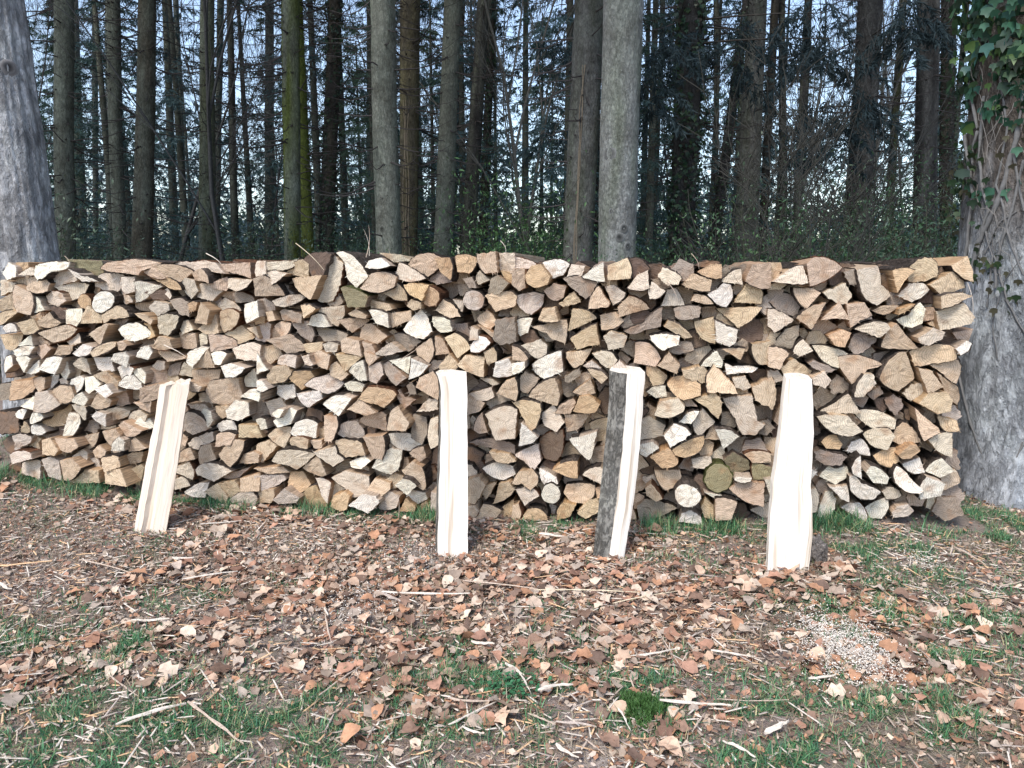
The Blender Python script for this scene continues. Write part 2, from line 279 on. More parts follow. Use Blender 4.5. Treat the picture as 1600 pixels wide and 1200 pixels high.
# ------------------------------------------------------------------ the stacked logs
AX = Vector((.2, 1, 0)).normalized()                 # all logs point this way
ATAN = Vector((1, -PS, 0)).normalized()              # along the stack's face
LOGS = '''#0 380
w 1 19 4 12 10 15 11 21 5 23
o 10 12 18 12 18 15 12 20 10 18
p 12 20 18 15 22 17 22 20
w 23 14 30 12 42 12 40 16 32 18 25 23 23 20
p 30 22 36 18 43 16 48 19 49 23 34 27
w 44 16 50 20 60 24 51 24 47 20
m 43 10 63 11 64 19 60 23 50 18 45 14
t 64 16 68 12 100 12 96 14 88 17 86 20 72 18
t 88 18 93 14 99 14 104 22 97 22
y 99 14 119 18 111 25 104 21
o 92 21 104 21 112 25 114 29 105 28
t 119 18 126 16 130 20 131 25 121 23
t 137 13 156 12 157 22 148 19
p 101 13 118 12 137 12 144 19 130 17 118 17
t 11 21 17 20 17 30 12 28
t 17 22 24 21 31 25 30 30 22 31 17 29
p 0 23 10 25 8 30 0 33
p 35 27 47 24 54 26 50 34 45 36
p 60 22 64 19 77 20 76 27 72 32 60 27
p 76 21 83 21 84 30 79 32
w 85 24 90 24 100 27 90 35 85 37
p 72 31 76 28 84 35 84 37 78 38
b 90 28 104 31 108 36 95 34
p 113 21 122 23 124 30 119 35 114 28
t 132 25 141 21 141 30 133 28
p 142 22 158 23 148 30 142 28
p 121 29 125 25 135 27 140 30 133 36 123 34
t 0 36 8 31 9 36 10 42 4 44 0 42
t 9 26 18 31 20 38 19 45 12 43 9 35
w 20 32 24 35 28 42 20 44
p 27 33 33 30 40 31 43 36 36 40 28 37
oR 49 35 52 32 56 34 57 38 52 41 49 38
wR 58 38 62 31 69 31 71 35 66 42 60 43
p 101 30 104 28 108 33 107 35
p 132 41 140 34 147 37 152 42 142 42
g 146 31 157 33 159 37 148 37
w 153 38 160 36 162 46 155 50 153 44
y 0 44 5 42 9 43 3 50 0 51
y 19 46 26 43 26 49 22 48
y 22 49 32 43 34 47 38 50 30 53 24 52
b 33 40 41 41 41 48 34 46
w 41 41 50 41 51 46 47 54 42 50
y 55 39 64 46 63 50 51 50 52 45
t 64 45 72 39 78 42 80 46 70 47 66 50
p 94 40 97 36 104 38 105 42 99 46
g 105 36 118 37 119 46 112 44
o 117 38 124 37 122 42 118 43
t 126 37 132 42 129 51 120 50
t 122 54 131 47 134 44 138 56 129 57
t 137 43 144 41 150 44 148 51 140 56 137 51
w 1 53 6 50 10 51 11 55 3 56
y 12 50 20 47 23 54 15 57
t 25 56 41 51 47 54 41 60 33 62
t 20 59 26 58 33 63 25 64
p 41 61 47 55 50 58 51 62 44 64
t 53 57 68 50 70 51 62 64
t 83 44 90 44 96 48 94 51
g 69 47 82 47 77 52 76 58 72 52
w 75 54 80 50 86 50 95 58 86 61 80 61
o 87 50 94 51 98 58 93 60
p 99 46 105 44 112 46 108 54 104 58 99 57
p 110 52 118 48 122 54 114 57
t 111 56 124 56 124 66 112 66
p 124 57 130 57 130 64 125 64
t 131 57 137 57 146 61 147 65 133 68
y 137 62 148 49 158 59
t 154 53 160 52 162 60
y 1 57 13 57 8 67 4 66
w 10 64 20 57 21 65 15 66
w 9 67 20 65 17 71 12 72
t 21 64 29 63 33 66 26 73 23 70
t 32 70 37 64 47 64 44 69 40 70
w 45 69 52 63 58 65 56 69 49 71
y 57 68 67 62 72 62 71 65 59 71
t 73 62 77 61 80 64 76 67 73 67
t 95 65 100 58 106 60 107 66 99 67
w 85 71 88 65 93 64 95 68 92 73
y 97 67 107 68 116 72 105 74
w 117 69 130 65 121 78 117 74
t 121 78 131 66 134 78
p 145 66 158 62 163 64 162 74 148 72
w 3 71 7 70 9 76 3 81
w 9 72 20 72 15 81
w 16 81 24 73 25 80 20 82
w 25 79 29 72 35 71 38 72 34 82
w 35 78 42 74 44 81 41 86
p 44 76 52 71 56 72 57 82 48 79
w 59 71 69 71 71 80 65 81 61 78
w 70 73 72 69 78 68 80 71 78 78
p 94 77 99 73 104 74 103 79 98 80
g 104 77 114 74 112 82 105 83
p 112 82 116 74 122 80 121 84
w 131 69 142 69 138 76 134 76
w 137 77 144 75 154 78 148 83 140 84
w 72 78 79 76 86 78 80 85 74 85
w 83 79 88 78 91 82 90 88 86 84
w 74 89 79 83 84 82 88 87 88 91 79 91
t 60 82 67 80 73 87 72 94 66 87
t 121 79 137 79 136 85 126 90
w 153 83 160 78 163 90 152 90
o 8 86 18 86 20 91 8 98
t 20 85 28 84 28 91 24 93
w 28 83 36 82 36 86 31 92 29 90
p 36 85 43 86 43 89 37 88
w 44 85 49 83 52 85 51 91 46 95 44 92
w 52 84 58 83 64 88 56 94 53 92
t 32 93 37 89 44 90 47 97 42 100 35 99
w 59 91 66 88 70 94 66 97
t 66 99 74 90 79 90 80 101
t 88 99 89 90 101 88 103 92 96 98
p 111 87 117 86 126 90 124 93
t 129 92 132 86 140 85 149 84 151 96 143 101 132 100
w 150 96 155 92 163 92 162 99
#0 580
w 13 22 20 16 22 16 22 24 14 22
p 23 13 29 12 36 21 28 26 22 25
w 46 19 51 13 54 18 52 22
t 56 22 62 13 70 18 68 22 60 24
t 82 20 96 18 94 26 88 24
w 8 27 12 24 18 24 15 30 9 29
w 18 30 20 26 26 26 28 29 20 33 18 33
o 26 28 32 23 43 21 44 24 40 34 31 34 27 31
p 44 21 55 22 52 31 46 25
w 58 28 61 25 66 27 65 35 59 30
p 66 28 68 24 73 22 80 25 78 29 70 31
p 78 31 80 27 88 24 94 27 92 31 83 31 78 33
w 83 34 87 29 93 30 96 35 92 37
w 19 36 21 33 26 34 29 38 25 40 19 39
w 41 40 43 26 48 27 49 33 46 40
b 38 33 41 31 40 40 37 41
t 63 38 73 36 78 42 73 45 68 47 64 42
t 73 34 77 31 90 37 83 41 78 41
t 13 37 16 31 18 34 18 38 14 40
p 9 40 13 39 18 41 18 44 10 50
y 18 40 26 42 22 46 19 47
y 18 49 25 44 26 54
y 26 43 31 42 36 50 34 53 27 52
y 33 42 47 42 50 47 42 51 36 49
t 46 45 54 40 63 38 60 45 55 49
w 69 50 75 41 78 43 77 50
t 79 51 85 41 92 48 87 50
t 57 50 62 46 67 50 66 54 59 54
p 6 52 10 50 18 51 20 55 8 58
p 12 58 20 56 26 56 27 67 12 64
p 27 55 32 53 37 56 37 69 30 66
y 37 56 46 54 52 60 44 68 38 69
p 46 53 51 49 54 52 54 60 49 57
p 55 54 62 55 63 61 56 61
y 63 55 74 54 75 60 65 63
y 75 58 80 52 91 50 88 57 77 59
y 42 70 53 61 62 62 62 70
y 63 62 76 61 82 71 64 71
y 79 63 88 58 90 60 86 72 82 70
p 118 20 127 21 129 24 120 23
p 115 30 118 25 122 26 131 36 120 40 115 36
w 122 25 126 23 132 25 134 31 131 35
t 134 22 144 21 143 28 138 30 134 26
w 142 24 147 18 154 20 155 28 149 31 143 29
w 134 35 139 31 147 31 149 36 148 40 140 40
y 150 33 160 34 163 42 150 41
t 112 39 118 42 116 47 111 46
p 117 45 126 40 133 38 134 43 124 49 119 48
t 135 40 147 40 144 46 135 47
t 125 47 131 46 135 55 126 58
t 110 55 118 48 122 55 112 57
y 137 52 145 42 152 44 151 50 144 60 140 56
t 148 54 158 50 163 52 162 57 149 58
p 121 62 127 58 135 58 146 62 134 69 122 65
p 109 60 118 57 121 63 120 68 110 63
p 108 68 113 66 118 72 110 74
w 116 75 124 70 130 70 128 79 120 78
t 140 64 156 60 150 66 140 66
y 128 75 136 70 142 79 141 83 130 77
y 136 70 147 68 150 75 144 80
y 150 67 162 64 162 75 151 75
p 142 83 149 76 158 76 160 80 158 89 146 85
#400 380
p 0 11 6 11 7 19 0 21
p 6 12 28 10 26 13 15 17 8 17
t 18 18 22 13 30 10 34 13 33 21 24 20 19 19
b 30 10 36 6 47 7 44 13 42 20 36 21 33 14
p 36 34 43 20 49 7 55 13 54 20 48 36 40 37
w 49 6 54 5 62 9 71 21 63 28 56 21 55 12
w 68 15 70 11 78 9 84 14 74 16
p 78 6 90 7 96 11 86 12
p 85 22 89 12 98 16 107 22 95 24
t 95 13 100 8 108 6 116 9 114 15 107 21 98 16
o 112 9 121 9 121 23 115 18
b 122 9 125 8 125 22 121 23
o 125 8 130 7 138 9 137 14 133 19 126 18
t 138 7 150 5 151 18 143 19
p 152 6 162 6 162 18 152 17
p 4 19 12 17 20 19 17 21 10 26
t 21 22 42 20 37 31 35 35 24 28
t 0 22 5 20 16 33 0 33
g 10 28 15 22 24 31 22 33 14 32
t 66 28 72 19 80 18 87 21 86 27 77 31
g 106 23 112 16 124 24 113 26
o 92 26 97 25 108 26 104 36 95 31
g 129 22 135 21 138 28 133 28
p 138 20 140 17 146 23 139 26
g 144 32 147 22 152 20 158 25 152 32
o 153 17 160 18 163 27
m 53 28 56 27 70 33 68 40 57 40
t 78 30 88 25 92 29 94 36 86 35
p 11 36 26 32 30 34 18 40 13 39
p 0 36 6 34 12 38 12 42 2 43
oR 103 34 105 29 109 27 114 30 115 35 111 39 106 39
pR 130 34 133 30 138 30 142 34 141 40 136 42 131 39
y 143 33 158 30 163 33 162 39 150 43
t 94 39 97 35 103 37 103 41 98 42
y 112 42 117 35 128 46 120 47
p 123 35 129 36 129 43 126 42
y 27 39 38 41 30 47
p 38 40 55 39 55 45 51 52
w 32 51 34 46 39 44 43 45 47 52 37 52
t 57 44 63 41 69 45 69 47 60 46
t 70 35 84 38 86 41 71 41
w 70 42 77 42 83 44 83 53 74 50
y 84 44 97 42 97 48 85 53
w 92 54 99 45 103 41 107 46 110 55 105 60 97 58
w 110 46 115 46 122 48 123 55 115 56 110 52
t 5 43 10 42 13 48 8 49
g 14 43 17 41 29 44 29 50 16 48
o 0 44 5 46 5 50 0 51
y 138 47 144 41 151 49 147 54
y 138 51 149 56 148 59
t 52 48 60 47 70 48 64 53 60 56
t 65 51 72 50 83 58 76 63 64 60
p 0 52 7 49 9 51 8 60 5 62 0 60
t 11 52 15 49 22 50 21 55 16 59
g 23 50 30 48 34 50 36 58 34 62 28 58
g 36 53 48 54 58 57 54 63 42 61
g 124 50 132 50 134 57 131 61 126 57
p 134 52 139 54 139 60 133 61
g 148 60 150 48 162 46 162 62 152 64
t 8 60 22 57 28 63 30 67 20 70
t 30 63 41 62 41 66 32 68
p 42 63 51 63 50 68 44 68
t 53 61 56 59 64 61 66 71 54 68
t 67 61 72 63 74 69 68 68
p 75 69 84 62 91 68 82 70
g 86 57 94 57 104 61 95 68 88 65
t 99 66 110 59 112 67 108 75 100 70
t 112 58 117 60 121 69 112 70
y 118 59 124 56 134 66 126 72
w 133 65 138 58 144 59 147 62 140 68 134 68
t 142 68 149 65 150 74 144 76
t 2 64 12 64 16 70 8 77 3 72
w 0 69 8 79 0 82
p 13 72 16 70 27 70 25 78 12 76
t 34 70 39 67 47 70 45 79 37 76
p 28 71 33 69 36 76 30 76
y 50 69 66 71 55 81
w 58 80 67 73 69 86 64 86
t 67 68 78 71 74 74 70 77 68 72
p 70 77 78 74 80 82 75 88 70 86
g 78 76 82 74 95 84 88 89 83 85
w 84 73 96 71 95 82
w 97 72 107 77 102 83 96 85
y 114 77 121 69 127 76 116 83
y 126 76 131 70 143 71 142 84 136 82
w 150 74 158 72 162 82 152 84 148 83
t 7 83 11 77 18 76 22 80 18 86 8 88
o 20 83 24 80 34 80 36 84 28 92
t 45 77 50 74 58 82 54 86 47 83
p 32 88 37 84 45 82 54 88 50 92 45 94 38 91
w 0 86 4 86 8 91 4 93 0 92
w 13 89 24 88 25 96 18 98 13 94
w 26 94 40 92 41 97 32 103
w 55 88 60 86 68 88 66 93 57 92
o 64 97 70 90 84 92 87 95 80 103
t 86 94 90 91 93 96 101 97 92 104
g 94 89 98 87 100 94 96 95
t 100 90 102 84 110 80 113 84 114 98
p 140 84 148 85 152 88 148 89
t 150 94 156 86 162 84 162 99
p 133 94 147 90 149 96 138 98
#400 580
w 41 21 54 15 60 17 52 28
t 57 24 64 17 75 26 69 28
p 99 26 108 17 114 17 114 24
w 11 31 21 23 25 25 22 33 14 35
w 9 27 13 24 18 24 15 29
w 0 30 6 30 7 36 2 37
w 22 38 25 32 32 30 38 33 37 42 24 40
t 42 28 51 28 52 34 47 44 42 44
p 49 36 58 31 63 31 66 36 67 42 56 42
t 63 32 80 25 82 27 81 38
t 82 37 84 25 88 22 96 33 94 37
g 98 27 106 29 107 38 104 46 98 42 97 38
w 80 40 84 39 97 39 104 46 96 50 88 48
p 107 42 109 30 114 28 114 46 109 49
t 133 14 143 20 140 25 133 27
t 136 37 141 26 145 38 140 39
p 143 27 155 22 163 24 162 42 150 43 145 30
t 8 40 12 36 21 35 21 41 18 48 14 46
t 20 43 23 41 34 42 33 48 25 50 20 46
t 0 37 7 37 8 38 0 42
t 0 46 8 43 13 47 4 57 0 56
p 10 56 14 50 20 49 37 52 25 62 20 59
t 28 61 38 53 41 54 44 65 40 66
p 37 50 49 47 50 52 54 56 48 60 46 58
t 34 43 41 43 41 48 36 48
t 50 43 60 43 66 45 68 53 56 54 50 49
w 58 57 68 53 72 56 66 61 59 60
t 67 41 80 40 81 44 78 56 72 55
w 73 60 80 50 85 48 91 50 88 62 84 65
t 91 62 98 56 104 60 106 72 104 75 98 70
t 96 51 105 47 106 54 102 57
g 133 45 148 42 162 46 162 52 145 48
y 146 50 158 52 162 57 150 56
w 142 60 150 57 160 60 162 65 155 68 147 65
p 132 57 138 64 137 66 132 66
t 0 60 16 60 20 64 8 64
p 0 65 16 65 18 68 4 75 0 74
o 20 76 21 63 29 63 34 71 28 76
p 37 67 42 67 47 70 45 83 41 78
p 48 66 56 62 70 66 70 73 66 78 60 79 56 73
y 69 74 74 67 84 70 84 74 76 80
w 87 71 92 67 96 68 100 72 94 78
t 138 72 150 70 147 76 144 80
t 148 83 152 70 158 69 162 74 156 80
t 132 68 139 66 143 72 137 83 132 82
t 0 76 12 73 13 77 10 82 0 83
p 11 80 18 73 26 80 24 83 14 83
o 25 83 32 73 38 71 44 84 42 88
o 46 85 48 78 56 75 59 78 57 86 52 88
w 59 83 66 77 74 79 76 83 70 89
p 76 86 78 77 84 75 90 78 88 85 80 87
o 89 88 94 79 100 85 99 88
w 94 78 98 74 106 76 107 80 100 84
o 101 88 103 83 107 81 109 89
p 109 88 110 75 113 76 114 88
p 132 84 137 84 139 88 133 94
y 137 93 142 83 146 84 153 88 150 92
o 152 93 155 84 161 80 162 94
#800 380
p 0 8 8 10 15 13 10 16 0 16
o 8 20 12 14 18 13 24 21 22 26 14 28 9 25
w 19 12 30 10 36 13 32 20 25 22 21 16
p 37 13 46 14 44 20 34 21
w 44 21 50 16 57 12 58 24 50 23
y 60 14 72 9 74 22 60 23
b 73 10 80 10 86 16 76 22
p 72 28 78 20 85 17 86 28
p 85 31 87 24 96 30 86 35
p 91 21 94 15 102 18 106 22 104 26 96 26
y 106 26 113 19 125 23 124 30 114 29
o 116 18 124 13 131 13 131 22 126 22
b 114 14 120 11 130 12 120 15
p 131 24 143 16 144 26
t 146 24 150 13 162 12 162 28
t 0 16 8 16 8 28 4 30 0 26
g 32 22 44 21 53 24 50 31 46 35 40 30
t 20 30 26 25 34 27 32 34 28 36 24 35
y 29 38 39 30 43 37 32 40
y 48 41 54 27 61 38 60 40
p 58 27 64 26 71 31 70 34 63 39
y 66 40 73 33 86 41 67 46
p 93 39 97 29 102 28 106 34 108 39
w 122 32 128 29 132 25 137 26 138 34 134 40 128 38
t 112 36 114 32 121 33 126 38 120 38
y 139 37 149 21 154 26 157 31 156 38
p 1 33 16 31 20 32 18 40 12 45 8 43
y 16 48 19 41 27 40 29 49 20 49
y 35 55 38 41 42 41 53 47
y 55 45 65 43 70 49 56 54
w 2 49 5 47 13 47 10 56 5 58
t 13 52 20 51 34 48 34 56 33 63 25 60 22 56
y 36 60 42 56 53 50 55 63 40 67
g 70 55 82 50 90 42 94 40 93 52 84 54 74 57
g 101 41 112 39 118 40 117 46 106 48 102 46
y 128 41 156 40 148 49 141 53 134 46
y 95 52 98 48 106 52 113 59 108 60
y 114 49 126 46 127 63 119 60 115 54
w 127 48 134 52 141 54 140 62 136 65 128 62
p 57 58 62 55 72 58 70 65 60 67
w 86 58 95 57 105 58 104 63 94 67 88 62
t 76 75 77 62 84 62 90 66 93 72 90 77
g 98 67 104 61 112 62 114 67 102 69
y 34 68 50 66 44 76 39 78
p 50 69 56 67 62 68 66 73 62 79 56 76
p 5 64 18 60 22 64 22 72 16 72
t 0 64 5 66 10 72 8 74 0 73
w 12 76 27 68 31 67 32 80 20 85 14 81
w 0 75 8 74 8 78 0 82
g 33 83 42 78 43 82 36 87 33 86
t 91 77 98 68 105 76 103 82
p 44 77 50 73 56 78 48 79
p 61 80 67 73 74 80 72 81
t 47 79 56 80 60 84 56 88 50 83
w 118 77 124 70 128 67 132 74 131 78
w 133 75 138 77 154 78 150 81 134 82
t 131 66 140 66 146 66 143 73 138 70
y 150 63 162 61 162 76 155 76
y 84 77 90 77 97 83 95 88 90 91 85 83
y 106 79 120 77 124 83 119 88 108 84
y 122 93 126 76 138 88 141 94
o 97 88 100 84 107 83 118 88 118 95 107 98 100 93
t 3 88 8 80 17 85 10 94 6 92
t 0 88 6 95 5 98 0 99
t 10 96 27 84 30 95 28 102
t 38 93 49 85 52 94
p 138 84 146 83 150 90 146 92 139 90
#800 580
w 84 13 96 9 97 16 90 17
y 114 18 126 13 130 16 131 24 129 30 122 23
t 150 10 163 4 163 24 152 18
y 0 20 8 18 18 20 18 26 14 36 11 38 4 24
o 38 25 42 16 48 15 55 21 52 26 42 26
t 27 26 38 17 40 20 36 27
p 18 27 26 21 33 32 28 38 20 34
w 4 47 6 32 10 36 16 42
t 33 27 49 27 44 34 34 38
p 89 28 92 19 104 17 108 22 107 25 98 29
t 102 17 111 16 116 22 108 22
p 113 32 119 23 127 32 117 41
w 104 32 110 26 117 25 112 33
p 132 17 150 15 154 36 158 33 152 40 144 40 140 30
p 80 30 86 28 96 34 94 41 80 43
w 95 41 101 33 112 39 99 48
o 100 49 106 45 120 41 120 46 117 51 108 54 102 52
w 127 36 142 41 132 49
w 80 46 88 44 92 48 84 54 80 52
o 86 54 98 48 104 56 102 59 94 61
w 36 42 42 41 53 38 50 53 48 56 41 49
b 17 43 24 38 32 36 32 48 28 56 20 55
p 2 52 10 48 16 46 18 56 14 62 8 56
p 112 55 124 53 125 57 120 61 113 60
t 145 52 162 52 162 57 150 57
m 132 55 138 50 148 56 149 62 138 65
m 150 60 151 57 162 60 162 67 151 68
mR 121 66 124 60 130 58 136 62 137 69 133 74 126 75 122 72
t 89 62 105 62 106 66 102 72 96 74 92 70
o 25 62 30 58 41 56 41 67 34 66
t 0 70 4 63 12 61 16 66 16 70 12 74 6 70
w 17 61 28 66 29 70 20 71
p 44 65 55 60 58 62 57 71
wR 19 75 21 71 26 70 30 75 28 82 23 83 19 80
y 32 76 34 71 46 70 52 71 51 78 45 83 36 82
o 52 73 57 72 57 80 53 79
t 83 73 87 70 90 74 94 80 90 82 84 78
wR 102 75 106 71 112 72 118 77 117 81 111 85 104 83
g 78 84 83 80 94 82 103 86 88 92 80 94
w 104 94 106 89 112 87 118 91 119 96
y 118 85 121 79 126 84 126 93 120 91
t 127 80 141 83 137 93 127 93
w 120 75 141 80 141 83 126 79
t 136 74 142 69 158 70 157 84 148 82
w 140 66 150 67 149 69 139 68
w 158 68 162 67 162 80
t 0 84 4 83 5 92 0 93
o 6 92 10 86 16 86 21 90 22 94
o 28 93 32 82 40 84 36 91
y 41 88 48 80 54 80 55 88 46 92
p 2 74 10 72 17 78 8 84
#1200 380
t 0 12 8 12 9 17 3 24 0 24
p 3 24 14 16 22 14 25 25 12 25
t 24 13 28 9 36 9 47 15 40 21 26 27
g 47 18 54 16 57 26 51 26
p 55 17 69 14 71 26 78 33 68 39 60 34 57 26
o 78 17 92 17 85 24 81 31
y 86 18 94 10 102 9 106 13 106 21 98 24 88 24
y 115 14 125 8 128 18 128 24
y 100 26 117 17 122 22 124 28 108 32
w 81 33 88 25 97 25 101 29 94 35 90 37
p 0 26 12 26 8 29 0 29
t 16 28 28 28 33 31 24 41
p 34 31 49 25 53 32 50 38 42 37
g 1 37 7 30 15 33 20 40 18 46 8 43
t 18 47 28 39 36 37 30 50 27 54
t 33 48 45 37 52 48 42 47
p 0 41 8 43 16 48 10 52 4 56 0 52
t 49 38 60 37 65 45 58 48 52 53
t 65 42 72 39 82 39 76 44
t 108 33 122 31 129 33 122 36 108 41
p 106 43 122 37 128 46 126 50 108 55
w 81 48 88 45 95 37 98 41 96 50 90 53 84 51
o 82 41 92 38 86 43 82 45
p 55 54 66 49 74 50 76 53 70 59 62 56
y 72 60 74 55 80 50 95 66 80 66 71 65
p 93 59 104 53 112 56 110 60 100 64 94 62
g 4 64 12 53 19 51 19 56 14 66
o 38 58 46 54 52 56 48 65 42 64
g 50 65 54 57 62 55 69 58 62 66 54 70
p 16 68 22 60 28 67 20 71
p 28 64 34 64 50 69 46 71 44 78 35 74
y 0 65 13 69 7 79 0 77
t 44 71 56 70 72 76 62 79 52 88 45 78
y 8 77 16 72 28 80 26 84 15 86 10 84
g 25 75 28 73 43 79 40 81 30 79
t 69 84 74 74 82 68 86 68 93 85 82 93 72 88
y 89 68 108 63 116 65 117 72 104 75 92 77
t 101 76 112 73 119 73 121 77 118 88 110 82
w 117 66 125 61 128 63 120 70
t 94 78 103 80 110 90 100 94
y 104 80 118 89 120 102 112 96
p 27 84 36 80 40 86 36 91 28 88
g 38 90 43 82 51 88 48 94 40 94
p 55 90 60 82 66 82 68 88 60 96 54 96
g 62 94 70 89 72 94 66 98
p 84 94 90 88 100 87 102 92 96 98 88 98
g 0 80 6 79 10 85 0 86
#1200 580
p 33 26 42 20 50 14 58 26 52 26 40 27
g 73 18 78 14 83 17 84 22 80 28 75 22
y 94 20 100 14 112 13 116 18 115 25 106 27
y 92 23 106 35 107 38 98 44 94 32
y 107 28 118 31 119 37 112 38 108 34
p 54 26 60 24 72 26 80 30 79 36 64 35
p 30 28 38 27 50 28 60 38 52 41 40 38
t 79 38 84 32 90 35 95 44 82 46 78 44
p 60 40 66 36 76 36 79 40 74 49 64 46
p 100 43 108 39 116 39 115 54 106 50
o 33 44 38 40 43 40 47 46 45 49 36 48
w 49 50 52 44 58 42 62 46 64 53 58 52
o 66 53 76 48 80 48 82 56 76 60 70 58
o 81 52 88 46 93 46 96 50 90 55 84 55
g 29 51 33 49 40 51 49 53 46 58 38 59 31 56
w 84 58 95 54 98 63 92 64
w 99 63 108 54 116 62 108 67
w 32 66 38 59 42 61 50 59 50 66 42 71
w 52 60 56 54 58 53 59 68 53 64
w 61 63 64 59 70 61 76 67 75 71 66 70
w 79 64 81 60 86 63 92 70 97 74 94 76 86 75 80 70
w 99 66 110 70 108 78 96 81
w 27 61 31 63 27 68
w 38 72 50 72 51 82 46 80
w 51 66 54 65 58 70 64 72 70 75 66 80 58 80 52 75
p 71 75 75 72 81 74 84 78 80 80 74 80
w 30 90 36 76 40 75 43 80 40 90 36 92
w 46 86 50 83 57 82 61 88 61 94
w 61 86 70 80 74 78 75 84 71 92 64 92
p 77 88 80 84 88 83 92 88 88 91 78 91
p 27 74 30 73 30 88 27 88'''
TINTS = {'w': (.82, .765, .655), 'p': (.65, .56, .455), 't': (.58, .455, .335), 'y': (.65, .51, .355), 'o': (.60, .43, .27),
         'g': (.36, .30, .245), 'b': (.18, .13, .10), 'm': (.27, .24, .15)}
def parse_logs():
    out = []; tx = ty = 0
    for ln in LOGS.strip().splitlines():
        q = ln.split()
        if ln[0] == '#':
            tx, ty = int(q[0][1:]), int(q[1]); continue
        v = list(map(float, q[1:]))
        out.append((q[0], [(tx+2.5*v[i], ty+2.5*v[i+1]) for i in range(0, len(v), 2)]))
    return out
def area2(p):
    return sum(p[i][0]*p[(i+1) % len(p)][1]-p[(i+1) % len(p)][0]*p[i][1] for i in range(len(p)))/2
def centroid(p):
    a = area2(p); cx = cy = 0
    for i in range(len(p)):
        x0, y0 = p[i]; x1, y1 = p[(i+1) % len(p)]; w = x0*y1-x1*y0
        cx += (x0+x1)*w; cy += (y0+y1)*w
    return cx/(6*a), cy/(6*a)
def inside_np(p, X, Y):
    r = np.zeros(X.shape, bool)
    for i in range(len(p)):
        x0, y0 = p[i]; x1, y1 = p[i-1]
        if y0 == y1: continue
        c = ((y0 > Y) != (y1 > Y)) & (X < (x1-x0)*(Y-y0)/(y1-y0)+x0)
        r ^= c
    return r

